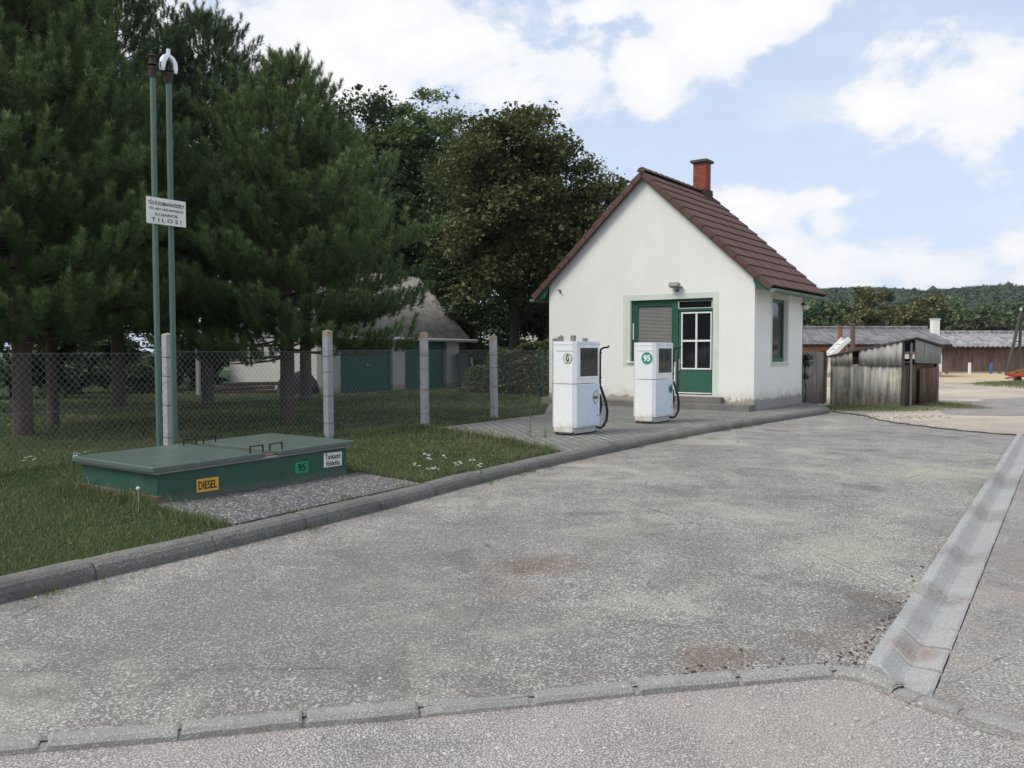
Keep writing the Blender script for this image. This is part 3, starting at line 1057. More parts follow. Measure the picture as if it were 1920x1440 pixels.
def scatter_ground():
    rng = np.random.default_rng(5)
    # crumbled joint between the side road, the near road and the drain channel
    A = np.array([[1.72, 3.88], [1.95, 3.55], [2.35, 3.20], [2.9, 2.8], [3.6, 2.35]])
    seg = rng.integers(0, 4, 900)
    t = rng.random(900)[:, None]
    P = A[seg] * (1 - t) + A[seg + 1] * t + rng.normal(0, .035, (900, 2)) * (1 + seg[:, None] * .5)
    P = np.c_[P, np.full(900, -.036)]
    tag(stones('rubble', P, .0065, 'stone_rubble', rng), 'pale crumbled stones along the broken joint beside the drain channel', 'rubble', kind='stuff')
    # dirt clods by the near end of the drain channel
    n = 330
    s = np.abs(rng.normal(0, .8, n))
    P = np.array([G0.x, G0.y])[None] + s[:, None] * np.array([GD.x, GD.y])[None] - np.abs(rng.normal(.03, .06, n))[:, None] * np.array([GN.x, GN.y])[None]
    n2 = 220
    a = rng.random(n2)
    P2 = np.c_[1.72 - a * 1.0, 4.16 - a * .22 + np.abs(rng.normal(.03, .06, n2))]
    n3 = 20
    P3 = np.c_[rng.normal(1.35, .3, n3), rng.normal(4.6, .25, n3)]
    P = np.r_[P, P2, P3]
    P = np.c_[P, np.full(len(P), .004)]
    tag(stones('loose_soil', P[::2], .0065, 'clod_soil', rng, .35), 'brown crumbs of soil in the corner of the forecourt beside the drain channel', 'soil', kind='stuff')
    # loose pale grit on the forecourt
    n = 5200
    d = 3.4 + 9 * rng.random(n) ** 1.8
    x = rng.uniform(-.6, .62, n) * d
    ok = in_poly(x, d, apron) | in_poly(x, d, near_road)
    z = np.where(in_poly(x, d, apron), .001, -.035)
    P = np.c_[x, d, z][ok]
    tag(stones('grit', P, .0055, 'stone_rubble', rng, .5), 'pale loose grit lying on the worn concrete forecourt', 'grit', kind='stuff')
    # broken white edge at the far end of the forecourt
    n = 240
    t = rng.random(n)
    P = np.c_[8.1 + 1.1 * t + rng.normal(0, .12, n), 21.6 - 5.6 * t + rng.normal(0, .25, n), np.full(n, -.03)]
    P = np.r_[P, np.c_[rng.normal(9.4, .5, 90), rng.normal(20.6, .4, 90), np.full(90, -.03)]]
    tag(stones('broken_concrete', P, .03, 'stone_rubble', rng), 'broken pale concrete crumbs along the far edge of the forecourt', 'rubble', kind='stuff')


scatter_ground()


# ------------------------------------------------------------------ grass
BOX_O = Vector((-3.316, 7.93, PZ))
BOX_L, BOX_W = 2.37, 1.36


def grass_field(name, N, sampler, hgt, wid, label, rng, lean=.5, keep=None):
    x, y = sampler(N)
    ok = keep(x, y)
    x, y = x[ok], y[ok]
    n = len(x)
    # patchy height
    ph = .5 + .5 * np.sin(x * 1.9 + np.sin(y * 1.3) * 2) * np.sin(y * 1.6 + np.cos(x * 1.1) * 2)
    h = hgt * (.55 + .6 * ph) * rng.lognormal(0, .35, n)
    dist = np.hypot(x, y)
    w = wid * (.7 + .6 * rng.random(n)) * np.clip(dist / 8, .7, 3.5)
    a = rng.random(n) * 2 * np.pi
    le = lean * rng.random(n) ** .7
    b = rng.random(n) * 2 * np.pi
    side = np.c_[np.cos(a), np.sin(a), np.zeros(n)] * w[:, None]
    ld = np.c_[np.cos(b) * le, np.sin(b) * le, np.zeros(n)]
    base = np.c_[x, y, np.full(n, PZ - .025)]
    up = np.array([0, 0, 1.0])
    mid = base + (up * .55 + ld * .35) * h[:, None]
    tip = base + (up * (1 - .35 * le[:, None]) + ld) * h[:, None]
    V = np.stack([base - side / 2, base + side / 2, mid + side * .4, mid - side * .4, tip], 1).reshape(-1, 3)
    k = np.arange(n) * 5
    F = np.stack([np.c_[k, k + 1, k + 2], np.c_[k, k + 2, k + 3], np.c_[k + 3, k + 2, k + 4]], 1).reshape(-1, 3)
    t = rng.random(n) ** 1.3
    t = np.where(rng.random(n) < .06, 1.3, t * .85)
    t = t - .25 * (ph < .35)
    dry = np.sin(x * 1.1 + 2) * np.sin(y * .9 + 1) + .5 * np.sin(x * 3.7) * np.sin(y * 3.1)
    t = np.where((dry > .55) & (rng.random(n) < .35), 1.05, t)
    o = np_mesh(name, V, F, 'grass_blade', None, np.repeat(t, 3))
    return tag(o, label, 'grass', kind='stuff')


PADP = [(p[0], p[1]) for p in pad]


def grass_keep(x, y):
    ok = in_poly(x, y, lawn)
    dx, dy = x - BOX_O.x, y - BOX_O.y
    lu, lv = dx * U.x + dy * U.y, dx * VV.x + dy * VV.y
    ok &= ~((lu > -.01) & (lu < BOX_L + .02) & (lv > -.02) & (lv < BOX_W + .02))
    ok &= ~in_poly(x, y, PADP)
    return ok


_rg = np.random.default_rng(3)


def smp_near(N):
    d = 4.2 + 9.5 * _rg.random(N) ** 1.25
    return _rg.uniform(-.68, .14, N) * d, d


def smp_far(N):
    d = 12 + 24 * _rg.random(N) ** 1.5
    return _rg.uniform(-.68, .06, N) * d, d


grass_field('grass', 230000, smp_near, .034, .0046, 'short green grass between the kerb and the wire fence', _rg, .8, grass_keep)
grass_field('grass', 130000, smp_far, .045, .0065, 'shaded grass beneath the trees beyond the wire fence', _rg, .8, grass_keep)


def tuft_line():
    """longer unmown grass along edges: box, kerb, pavement edge, fence foot"""
    rng = np.random.default_rng(8)
    segs = [((-3.35, 7.85), (-4.75, 8.9), .10, 2200), ((-1.85, 9.95), (-2.6, 10.7), .10, 900), ((-1.75, 9.95), (-.95, 9.2), .12, 900),
            ((.62, 12.15), (-1.5, 15.7), .14, 4200), ((-2.35, 6.95), (-3.35, 7.8), .09, 1600), ((-4.75, 11.8), (-1.6, 16.2), .13, 2600), ((-1.45, 16.0), (.7, 19.2), .10, 1300), ((-7, 8.7), (-4.75, 11.8), .14, 2600)]
    xs, ys, hs = [], [], []
    for a, b, h, n in segs:
        t = rng.random(n)
        xs.append(a[0] + (b[0] - a[0]) * t + rng.normal(0, .07, n))
        ys.append(a[1] + (b[1] - a[1]) * t + rng.normal(0, .07, n))
    for kk in range(60):
        i = rng.integers(0, len(KERB_BACK))
        p = KERB_BACK[i]
        if p.y > 11.9 or p.y < 4.5:
            continue
        xs.append(p.x - .05 + rng.normal(0, .06, 90))
        ys.append(p.y + .02 + rng.normal(0, .06, 90))
    x, y = np.concatenate(xs), np.concatenate(ys)
    grass_field('grass', len(x), lambda n: (x, y), .105, .0055, 'longer uncut grass along the kerb, the green box and the paving edge', rng, .9, lambda a, b: grass_keep(a, b))


tuft_line()


def clover():
    rng = np.random.default_rng(31)
    N = 90000
    d = 4.2 + 15 * rng.random(N) ** 1.3
    x = rng.uniform(-.68, .14, N) * d
    ok = grass_keep(x, d)
    ph = np.sin(x * 2.3 + 1) * np.sin(d * 1.9) + .6 * np.sin(x * 5.1) * np.sin(d * 4.3)
    ok &= ph > -.35 + .5 * rng.random(N) - .2
    x, d = x[ok], d[ok]
    P = np.c_[x, d, PZ - .012 + .030 * rng.random(len(x))]
    V, F = leaf_cards(P, .0085 * np.clip(d / 8, .8, 2.2), rng, 1.6, 1.25)
    tag(np_mesh('clover', V, F, 'grass_blade', None, np.repeat(rng.random(len(x)) * .85, 2)), 'low clover and broad leaved weeds growing in the lawn', 'ground cover', kind='stuff')
    # dry leaves and crumbs gathered at the foot of the kerb
    n = 900
    i = rng.integers(0, len(KL) - 1, n)
    k = np.array([(KL[j].x, KL[j].y) for j in i]) + rng.normal(0, .06, (n, 2))
    o_ = np.abs(rng.normal(.015, .07, n))
    k += np.c_[o_ * .83, -o_ * .55]
    P = np.c_[k, np.full(n, .008)]
    P = P[k[:, 1] > 3]
    V, F = leaf_cards(P, .012, rng, 2.5, 1.6)
    tag(np_mesh('leaf_litter', V, F, 'dry_leaf', None, np.repeat(rng.random(len(P)), 2)), 'dry brown leaf litter along the foot of the kerb', 'leaf litter', kind='stuff')
    n = 1500
    spots = rng.choice(len(KL) - 1, 16)
    i = spots[rng.integers(0, 16, n)]
    k = np.array([(KL[j].x, KL[j].y) for j in i]) + rng.normal(0, .05, (n, 2)) * np.array([1, 1.6]) + np.array([.03, -.02])
    b = np.c_[k, np.zeros(n)]
    l = rng.normal(0, .5, (n, 3))
    l[:, 2] = 1
    s_ = rng.normal(size=(n, 3))
    s_[:, 2] = 0
    s_ /= np.linalg.norm(s_, axis=1)[:, None]
    h = .035 * rng.lognormal(0, .4, n)[:, None]
    V = np.stack([b - s_ * .003, b + s_ * .003, b + l * h], 1).reshape(-1, 3)
    tag(np_mesh('weeds', V, np.arange(3 * n).reshape(-1, 3), 'grass_blade', None, rng.random(n)), 'small weeds sprouting where the kerb meets the forecourt', 'weeds', kind='stuff')


# ------------------------------------------------------------------ tank access box
def build_box():
    t = thing('tank_access_box', 'low green steel tank access box with two hinged lids and fuel signs beside the kerb', 'tank box', BOX_O, RZ)
    L, W = BOX_L, BOX_W
    h0, h1 = .280, .320        # top rises a little towards the far end
    mb = MB()
    pts = [(0, 0), (L, 0), (L, W), (0, W)]
    hh = [h0, h1, h1, h0]
    mb.add([(x, y, -.05) for x, y in pts] + [(x, y, h) for (x, y), h in zip(pts, hh)], [(0, 1, 5, 4), (1, 2, 6, 5), (2, 3, 7, 6), (3, 0, 4, 7), (4, 5, 6, 7)])
    body = mb.build('body', 'tank_green', t)
    # rusty foundation showing under the near end
    mb = MB().box(-.014, L * .02, -.02, W, -.08, .072, .006)
    mb.build('footing', 'rusty_brown', t)
    tilt = math.atan2(h1 - h0, L)
    rim = MB()
    M = Matrix.Translation((0, 0, h0)) @ Matrix.Rotation(-tilt, 4, 'Y')
    rim.box(-.045, L + .045, -.045, W + .045, .0, .022, .003, M)
    rim.build('rim', 'rim_grey', t)
    gap0, gap1 = 1.19, 1.36
    gp = MB().box(gap0 - .02, gap1 + .02, -.02, W + .02, .022, .034, .002, M)
    gp.build('centre_strip', 'rusty_brown', t)
    for (a, b) in ((-.07, gap0), (gap1, L + .07)):
        lid = MB().box(a, b, -.065, W + .065, .036, .074, .005, M)
        lid.box(a + .002, b - .002, -.068, -.056, .026, .066, .002, M)
        lid.box(a + .002, b - .002, W + .056, W + .068, .026, .066, .002, M)
        if a < 0:
            lid.box(a - .003, a + .009, -.06, W + .06, .026, .066, .002, M)
        else:
            lid.box(b - .009, b + .003, -.06, W + .06, .026, .066, .002, M)
        lo = lid.build('lid', 'lid_paint', t)
        hx = gap0 - .13 if a < 0 else gap1 - .05
        for hy in (.02, W - .16):
            hd = MB()
            for e in (0, .16):
                hd.box(hx + e - .008, hx + e + .008, hy - .006, hy + .006, .07, .140, .002, M)
            hd.box(hx - .008, hx + .168, hy - .006, hy + .006, .136, .148, .002, M)
            hd.build('handle', 'dark_iron', lo)

    def face(x, z, off):
        return (x, -off - .001, z)

    def plate(x0, x1, z0, z1, mat, lab, name='sign_plate'):
        p_ = MB().box(x0, x1, -.006, -.0005, z0, z1, .001)
        o_ = p_.build(name, mat, t)
        o_['label'] = lab
        return o_
    pl = plate(.405, .665, .045, .185, 'sign_yellow', 'yellow plate reading DIESEL')
    lt = MB()
    letter_on(lt, 'DIESEL', .535, .115, .205, .082, lambda a, b, c: (a, -.0075 - c, b), .012)
    lt.build('lettering', 'letter_black', pl)
    bd = MB()
    for (a, b, c_, d_) in ((.405, .665, .045, .049), (.405, .665, .181, .185), (.405, .409, .045, .185), (.661, .665, .045, .185)):
        bd.box(a, b, -.0075, -.006, c_, d_)
    bd.build('border', 'letter_black', pl)
    pl = plate(1.62, 1.80, .09, .215, 'sign_green', 'green plate reading 95')
    lt = MB()
    letter_on(lt, '95', 1.715, .155, .105, .082, lambda a, b, c: (a, -.0075 - c, b), .01)
    lt.build('lettering', 'letter_black', pl)
    pl = plate(2.03, 2.30, .115, .275, 'sign_white', 'white plate reading Tankauto foldeles')
    lt = MB()
    letter_on(lt, 'Tankautó', 2.165, .232, .225, .062, lambda a, b, c: (a, -.0075 - c, b), .008)
    letter_on(lt, 'földelés', 2.165, .157, .205, .060, lambda a, b, c: (a, -.0075 - c, b), .008)
    lt.build('lettering', 'letter_black', pl)


build_box()


# ------------------------------------------------------------------ vent pipes and warning sign
P1 = Vector((-4.56, 11.0, PZ - .02))
P2 = P1 + U * .225


def build_pipes():
    t = thing('vent_pipe', 'tall green vent pipe ending in a brown mushroom cap', 'vent pipe', P1, RZ, 'vent pipes behind the tank box')
    top = 5.02
    MB().tube([(0, 0, 0), (.0, .02, top / 2), (0.012, .04, top)], .036, 14).build('pipe', 'pipe_green', t)
    fl = MB()
    for z in (.02, .075):
        fl.lathe([(.0, z), (.066, z), (.066, z + .03), (.0, z + .03)], 6, (0.012, .04, top), False)
    fl.lathe([(.05, -.08), (.055, .02)], 12, (0.012, .04, top))
    fl.build('flange', 'pipe_rust', t)
    MB().lathe([(.044, .10), (.044, .15), (.036, .16), (.066, .175), (.070, .188), (.045, .205), (0, .21)], 14, (0.012, .04, top)).build('cap', 'pipe_rust', t)
    t = thing('vent_pipe', 'tall green vent pipe topped by a shiny silver breather hood', 'vent pipe', P2, RZ, 'vent pipes behind the tank box')
    MB().tube([(0, 0, 0), (0, .02, top / 2), (.01, .04, top)], .036, 14).build('pipe', 'pipe_green', t)
    c0 = Vector((.01, .04, top))
    fl = MB()
    for z in (0, .05):
        fl.lathe([(.0, z), (.072, z), (.072, z + .03), (.0, z + .03)], 6, c0, False)
    fl.lathe([(.05, -.1), (.058, 0)], 12, c0)
    fl.build('flange', 'pipe_rust', t)
    hd = MB()
    for sgn in (-1, 1):
        path = [c0 + Vector((sgn * x, 0, z)) for x, z in ((.085, .04), (.088, .10), (.075, .17), (.045, .22), (.01, .245))]
        hd.tube(path, [.034, .042, .046, .042, .032], 12)
    hd.tube([c0 + Vector((0, 0, .23)), c0 + Vector((0, 0, .335))], .026, 10)
    hd.build('breather_hood', 'aluminium', t)
    MB().tube([c0 + Vector((0, 0, .08)), c0 + Vector((0, 0, .16))], .042, 8).build('neck', 'dark_iron', t)
    s = thing('warning_sign', 'white enamel warning sign about fire and explosion fixed across both vent pipes', 'sign', P1 - VV * .055 + Vector((0, 0, 0)), RZ)
    cz, cx, w, h = 3.235, .115, .555, .335
    pl = MB().box(cx - w / 2, cx + w / 2, -.003, .003, cz - h / 2, cz + h / 2, .001).build('plate', 'sign_white', s)
    lt = MB()
    f = lambda a, b, c: (a, -.0045 - c, b)
    letter_on(lt, 'TŰZ ÉS ROBBANÁSVESZÉLY!', cx, cz + .103, .505, .060, f, .008)
    letter_on(lt, 'TŰZ, NYÍLT LÁNG HASZNÁLATA', cx, cz + .028, .480, .044, f, .004)
    letter_on(lt, 'ÉS A DOHÁNYZÁS', cx, cz - .040, .315, .044, f, .004)
    letter_on(lt, 'T I L O S !', cx, cz - .112, .42, .048, f, .012)
    lt.build('lettering', 'letter_black', pl)
    for q in (0, .225):
        MB().box(q - .015, q + .015, .003, .02, cz - .02, cz + .02, .002).build('clamp', 'dark_iron', s)


build_pipes()


# ------------------------------------------------------------------ chain-link fence
def wire_panel(a, b, z0, z1, cell=.085, r=.0017):
    a, b = Vector(a), Vector(b)
    L = (b - a).length
    d = (b - a).normalized()
    h = z1 - z0
    V, F = [], []
    nrm = Vector((-d.y, d.x, 0))

    def rod(s0, h0, s1, h1, off):
        p, q = a + d * s0 + Vector((0, 0, z0 + h0)) + nrm * off, a + d * s1 + Vector((0, 0, z0 + h1)) + nrm * off
        tt = (q - p).normalized()
        n2 = tt.cross(nrm)
        k = len(V)
        for e in (p, q):
            for (c_, s_) in ((1, 0), (-.5, .87), (-.5, -.87)):
                V.append(e + (nrm * c_ + n2 * s_) * r)
        for i in range(3):
            j = (i + 1) % 3
            F.append((k + i, k + j, k + 3 + j, k + 3 + i))
    tan = 1.08
    run = h / tan
    s = -run
    while s < L:
        for sg in (1, -1):
            s0, s1, h0, h1 = s, s + run, (0, h)[sg < 0], (h, 0)[sg < 0]
            if s0 < 0:
                f = -s0 / run
                h0 = h0 + (h1 - h0) * f
                s0 = 0
            if s1 > L:
                f = (L - s0) / (s1 - s0)
                h1 = h0 + (h1 - h0) * f
                s1 = L
            if s1 > s0:
                rod(s0, h0, s1, h1, .002 * sg)
        s += cell
    for hh in (0, h * .5, h):
        rod(0, hh, L, hh, .004)
    mb = MB()
    mb.add(V, F)
    return mb


def build_fence():
    pts = [(-7.9, 7.35), (-6.32, 9.60), (-4.75, 11.8), (-3.035, 14.11), (-1.666, 16.31), (-.371, 17.95), (1.02, 19.95), (1.16, 23.7)]
    t = thing('chain_link_fence', 'rusty grey wire fence on square concrete posts along the lawn', 'fence', (pts[3][0], pts[3][1], 0))
    O = Vector((pts[3][0], pts[3][1], 0))
    mb = MB()
    for i in range(len(pts) - 1):
        a, b = Vector((*pts[i], 0)) - O, Vector((*pts[i + 1], 0)) - O
        d = (b - a).normalized()
        off = Vector((d.y, -d.x, 0)) * .06
        q = wire_panel(a + off, b + off, PZ - .03, 1.50 + .02 * min(i, 3))
        mb.add(q.v, q.f)
    mb.build('wire_mesh', 'fence_wire', t)
    hts = [1.8, 1.8, 1.80, 1.90, 1.91, 1.88, 1.86]
    for (x, y), h in zip(pts[:-1], hts):
        po = MB()
        w = .062
        lean = (random.uniform(-.012, .012), random.uniform(-.012, .012))
        M = Matrix.Translation((x - O.x, y - O.y, 0)) @ Matrix.Rotation(RZ, 4, 'Z') @ Matrix.Rotation(lean[0], 4, 'X') @ Matrix.Rotation(lean[1], 4, 'Y')
        po.box(-w, w, -w, w, -.1, h - .02, .008, M)
        po.add([M @ Vector(q) for q in ((-w + .008, -w + .008, h - .02), (w - .008, -w + .008, h - .02), (w - .008, w - .008, h - .02), (-w + .008, w - .008, h - .02), (0, 0, h))], [(0, 1, 4), (1, 2, 4), (2, 3, 4), (3, 0, 4)])
        pb = po.build('fence_post', 'post_concrete', t)
        for z in (.35, .8, 1.2, 1.46):
            ties = MB().tube([M @ Vector(q) for q in ((-w - .004, -w - .004, z), (w + .004, -w - .004, z + .01), (w + .004, w + .004, z), (-w - .004, w + .004, z + .01), (-w - .004, -w - .004, z))], .003, 4)
            ties.build('wire_tie', 'dark_iron', pb)
    # short green-post fence beside the hedge, behind the white house
    O2 = Vector((1.0, 27.3, 0))
    t = thing('hedge_fence', 'thin green metal post with wire netting before the clipped hedge', 'fence', O2)
    MB().tube([(0, 0, 0), (0, 0, 1.62)], .032, 8).build('fence_post', 'green_paint', t)
    wire_panel(Vector((0, 0, 0)), Vector((2.2, .3, 0)), .1, 1.5).build('wire_mesh', 'fence_wire', t)
    # lone concrete post far under the trees
    p_ = MB().box(-.06, .06, -.06, .06, 0, 1.72, .01)
    o_ = p_.build('concrete_post', 'post_concrete')
    o_.location = (-10.3, 28.0, .05)
    tag(o_, 'lone grey concrete post in the shade under the pines, far behind the fence', 'post')


build_fence()


# ------------------------------------------------------------------ white station house
H0 = Vector((5.788, 20.404, PZ))
HW, HD = 5.87, 3.66          # front width (along local y), depth (local x)
EAVE, RIDGE = 3.31, 5.97     # above H0


def house():
    t = thing('station_house', 'small white gabled station house with brown tiled roof and green door', 'house', H0, RZ)
    Hz = H0.z
    FR = lambda a, b, h: (h, a, b)         # front plane: a = along y, b = z, h = x
    # openings (front): door and shop window in one recess
    door = (1.05, 2.05, .33, 2.75)
    win = (2.05, 3.33, 1.16, 2.73)
    outer = [(0, -.1), (HW, -.1), (HW, EAVE), (HW / 2, RIDGE), (0, EAVE)]
    hole = [(1.05, .33), (1.05, 2.74), (3.33, 2.74), (3.33, 1.15), (2.05, 1.15), (2.05, .33)]
    w = MB()

    def holed(out, hl, f):
        pts = out + hl
        tri = tessellate_polygon([[Vector((x, y, 0)) for x, y in out], [Vector((x, y, 0)) for x, y in hl]])
        w.add([f(x, y, 0) for x, y in pts], [tuple(q) for q in tri])
    holed(outer, hole, FR)
    dp = .15
    n = len(hole)
    w.add([FR(a, b, 0) for a, b in hole] + [FR(a, b, dp) for a, b in hole], [(i, (i + 1) % n, (i + 1) % n + n, i + n) for i in range(n)])
    SR = lambda a, b, h: (a, h, b)
    shole = [(1.24, 1.13), (2.42, 1.13), (2.42, 2.75), (1.24, 2.75)]
    holed([(0, -.1), (HD, -.1), (HD, EAVE), (0, EAVE)], shole, SR)
    w.add([SR(a, b, 0) for a, b in shole] + [SR(a, b, .17) for a, b in shole], [(i, (i + 1) % 4, (i + 1) % 4 + 4, i + 4) for i in range(4)])
    w.add([(0, HW, -.1), (HD, HW, -.1), (HD, HW, EAVE), (0, HW, EAVE)], [(0, 1, 2, 3)])
    w.add([(HD, a, b) for a, b in outer], [(0, 1, 2, 3, 4)])
    wall = w.build('wall', 'house_plaster', t)
    MB().add([(dp + .02, .05, 0.2), (HD - .05, .05, .2), (HD - .05, HW - .05, .2), (dp + .02, HW - .05, .2), (dp + .02, .05, 3.2), (HD - .05, .05, 3.2), (HD - .05, HW - .05, 3.2), (dp + .02, HW - .05, 3.2)],
             [(0, 1, 2, 3), (4, 5, 6, 7), (1, 2, 6, 5), (2, 3, 7, 6)]).build('room', 'dark_interior', t)
    # painted surround bands, a few mm proud
    s_ = MB()
    band = [(0.90, .30), (1.05, .30), (1.05, 2.74), (3.33, 2.74), (3.33, 1.15), (2.06, 1.15), (2.06, 1.04), (3.54, 1.04), (3.54, 2.88), (.90, 2.88)]
    s_.prism(band, -.006, .003, FR)
    s_.build('surround', 'surround_paint', wall)
    s_ = MB()
    bo = [(1.13, 1.03), (2.54, 1.03), (2.54, 2.92), (1.13, 2.92)]
    for a in ((1.13, 1.24, 1.03, 2.92), (2.42, 2.54, 1.03, 2.92), (1.24, 2.42, 2.75, 2.92), (1.24, 2.42, 1.03, 1.13)):
        s_.box(a[0], a[1], -.006, .003, a[2], a[3])
    s_.build('surround', 'surround_paint', wall)
    # plinth along the side and worn concrete ledge along the front
    MB().box(-.012, HD + .012, -.014, .02, -.12, .225, .004).build('plinth', 'house_plinth', t)
    lg = MB().box(-.42, -.001, -.05, HW - .02, -.12, .15, .015, None, 2)
    lg.box(-.22, -.0015, .75, 2.30, .15, .30, .012, None, 2)
    lg.build('front_step', 'slab_concrete', t)

    # ---- shop window with roller blind
    wf = MB()
    x0, x1 = .07, .13
    for (a, b, c_, d_) in ((2.05, 2.15, 1.16, 2.74), (3.23, 3.33, 1.16, 2.74), (2.15, 3.23, 2.64, 2.74), (2.15, 3.23, 1.16, 1.26)):
        wf.box(x0, x1, a + .0015, b - .0015, c_, d_, .004)
    for (a, b, c_, d_) in ((2.15, 2.19, 1.26, 2.64), (3.16, 3.23, 1.26, 2.64), (2.19, 3.16, 2.58, 2.64), (2.19, 3.16, 1.26, 1.31)):
        wf.box(x0 + .012, x1 + .004, a, b, c_, d_, .003)
    wfo = wf.build('window', 'green_paint', t)
    sl = MB()
    z = 1.31
    while z < 2.57:
        sl.add([(.128, 2.195, z), (.128, 3.155, z), (.116, 3.155, z + .006), (.116, 2.195, z + .006), (.110, 3.155, z + .020), (.110, 2.195, z + .020), (.128, 3.155, z + .034), (.128, 2.195, z + .034)],
               [(0, 1, 2, 3), (3, 2, 4, 5), (5, 4, 6, 7)])
        z += .036
    sl.build('blind', 'blind_slat', wfo)
    MB().box(.055, .067, 3.255, 3.285, 1.72, 2.15, .004).build('pull_handle', 'white_metal', wfo)
    MB().box(-.05, .07, 2.07, 3.42, 1.115, 1.150, .004).build('sill', 'white_metal', wfo)

    # ---- door
    d = MB()
    for (a, b, c_, d_) in ((1.05, 1.09, .33, 2.74), (2.01, 2.049, .33, 2.74), (1.09, 2.01, 2.68, 2.74), (1.09, 2.01, 2.44, 2.50)):
        d.box(.06, .13, a + .0015, b - .0015, c_, d_, .003)
    d.box(.085, .125, 1.10, 2.00, .36, .96, .004)
    d.box(.085, .125, 1.92, 2.00, .962, 2.43, .004)
    d.box(.085, .125, 1.10, 1.915, 2.39, 2.43, .004)
    do = d.build('door', 'door_green', t)

    def pane_frame(a0, a1, z0, z1, cross, par, fw=.035):
        f_ = MB()
        for (a, b, c_, d_) in ((a0, a0 + fw, z0, z1), (a1 - fw, a1, z0, z1), (a0 + fw, a1 - fw, z0, z0 + fw), (a0 + fw, a1 - fw, z1 - fw, z1)):
            f_.box(.072, .112, a, b, c_, d_, .004)
        if cross:
            am, zm = (a0 + a1) / 2, (z0 + z1) / 2
            f_.box(.075, .110, am - .024, am + .024, z0 + fw, z1 - fw, .003)
            f_.box(.074, .111, a0 + fw, am - .024, zm - .024, zm + .024, .003)
            f_.box(.074, .111, am + .024, a1 - fw, zm - .024, zm + .024, .003)
        fo = f_.build('glazing_frame', 'white_metal', par)
        MB().box(.094, .098, a0 + fw * .5, a1 - fw * .5, z0 + fw * .5, z1 - fw * .5).build('pane', 'pane_glass', par)
        return fo
    pane_frame(1.11, 1.925, .965, 2.40, True, do)
    pane_frame(1.09, 2.02, 2.48, 2.70, False, do, .03)
    MB().box(.07, .086, 1.10, 2.00, .36, .385, .002).build('kick_strip', 'white_metal', do)
    hn = MB().box(.055, .084, 1.945, 1.985, .93, 1.22, .004)
    hn.tube([(.06, 1.965, 1.14), (.03, 1.965, 1.14), (.025, 1.93, 1.14), (.025, 1.86, 1.135)], .008, 8)
    hn.build('handle', 'aluminium', do)
    for z in (.6, 1.35, 2.2):
        MB().tube([(.055, 2.005, z), (.055, 2.005, z + .09)], .010, 8).build('hinge', 'door_green', do)

    # ---- side window
    sw = MB()
    for (a, b, c_, d_) in ((1.24, 1.33, 1.15, 2.75), (2.33, 2.42, 1.15, 2.75), (1.33, 2.33, 2.66, 2.75), (1.33, 2.33, 1.15, 1.25)):
        sw.box(a + .0015, b - .0015, .10, .16, c_, d_, .004)
    so = sw.build('window', 'green_paint', t)
    MB().box(1.32, 2.34, .125, .130, 1.24, 2.67).build('pane', 'pane_glass', so)
    MB().box(1.24, 2.44, -.05, .10, 1.128, 1.150, .003).build('sill', 'white_metal', so)

    # ---- roof
    half = HW / 2
    sl_ = (RIDGE - EAVE) / half
    ang = math.atan(sl_)
    ov_e, ov_f, ov_b = .44, .14, .50
    thick = .05
    length = (half + ov_e) / math.cos(ang)
    ncourse = 12
    cl = length / ncourse
    xs = np.linspace(-ov_f, HD + ov_b, 150)
    roll = .30 / 2

    def slope_pt(side, s, x, up):
        """s = distance down the slope from the ridge; up = height above the roof plane"""
        yy = s * math.cos(ang) - up * math.sin(ang) * -1
        zz = RIDGE - s * math.sin(ang) + up * math.cos(ang)
        y = half - yy if side == 0 else half + yy
        return (x, y, zz + thick)
    roof = MB()
    for side in (0, 1):
        for c_ in range(ncourse):
            s0, s1 = c_ * cl, (c_ + 1) * cl + .02
            jx = random.uniform(-.004, .004)
            vs, fs = [], []
            m_ = len(xs)
            for (s, up) in ((s0, .004), (s1, .040), (s1, .004)):
                for x in xs:
                    ph = (x / roll) % 1.0
                    wv = .020 * (max(0, math.sin(ph * 2 * math.pi)) ** .8) if up > .003 else 0
                    vs.append(slope_pt(side, s, float(x) + jx, up + wv * (1 if up < .03 else 1)))
            for r_ in range(2):
                for i in range(m_ - 1):
                    fs.append((r_ * m_ + i, r_ * m_ + i + 1, (r_ + 1) * m_ + i + 1, (r_ + 1) * m_ + i))
            roof.add(vs, fs, False)
        # under-boarding
        a = slope_pt(side, 0, -ov_f + .01, -.012)
        q = [slope_pt(side, s, x, u) for s, x, u in ((0, -ov_f + .02, -.01), (length, -ov_f + .02, -.01), (length, HD + ov_b - .02, -.01), (0, HD + ov_b - .02, -.01))]
        roof.add(q, [(0, 1, 2, 3)])
    ro = roof.build('roof', 'roof_tile', t)
    # stepped verge tiles at both gable ends
    for side in (0, 1):
        for xv, dxv in ((-ov_f - .035, .10), (HD + ov_b - .065, .10)):
            vg = MB()
            for c_ in range(ncourse):
                s0, s1 = c_ * cl - .01, (c_ + 1) * cl + .03
                vs = []
                for x in (xv, xv + dxv):
                    for (s, u) in ((s0, .018), (s1, .058), (s1, -.105), (s0, -.105)):
                        vs.append(slope_pt(side, s, x, u))
                vg.add(vs, [(0, 1, 2, 3), (4, 5, 6, 7), (0, 1, 5, 4), (1, 2, 6, 5), (2, 3, 7, 6), (3, 0, 4, 7)])
            vg.build('verge_tile', 'roof_tile', ro)
    rd = MB()
    x = -ov_f - .04
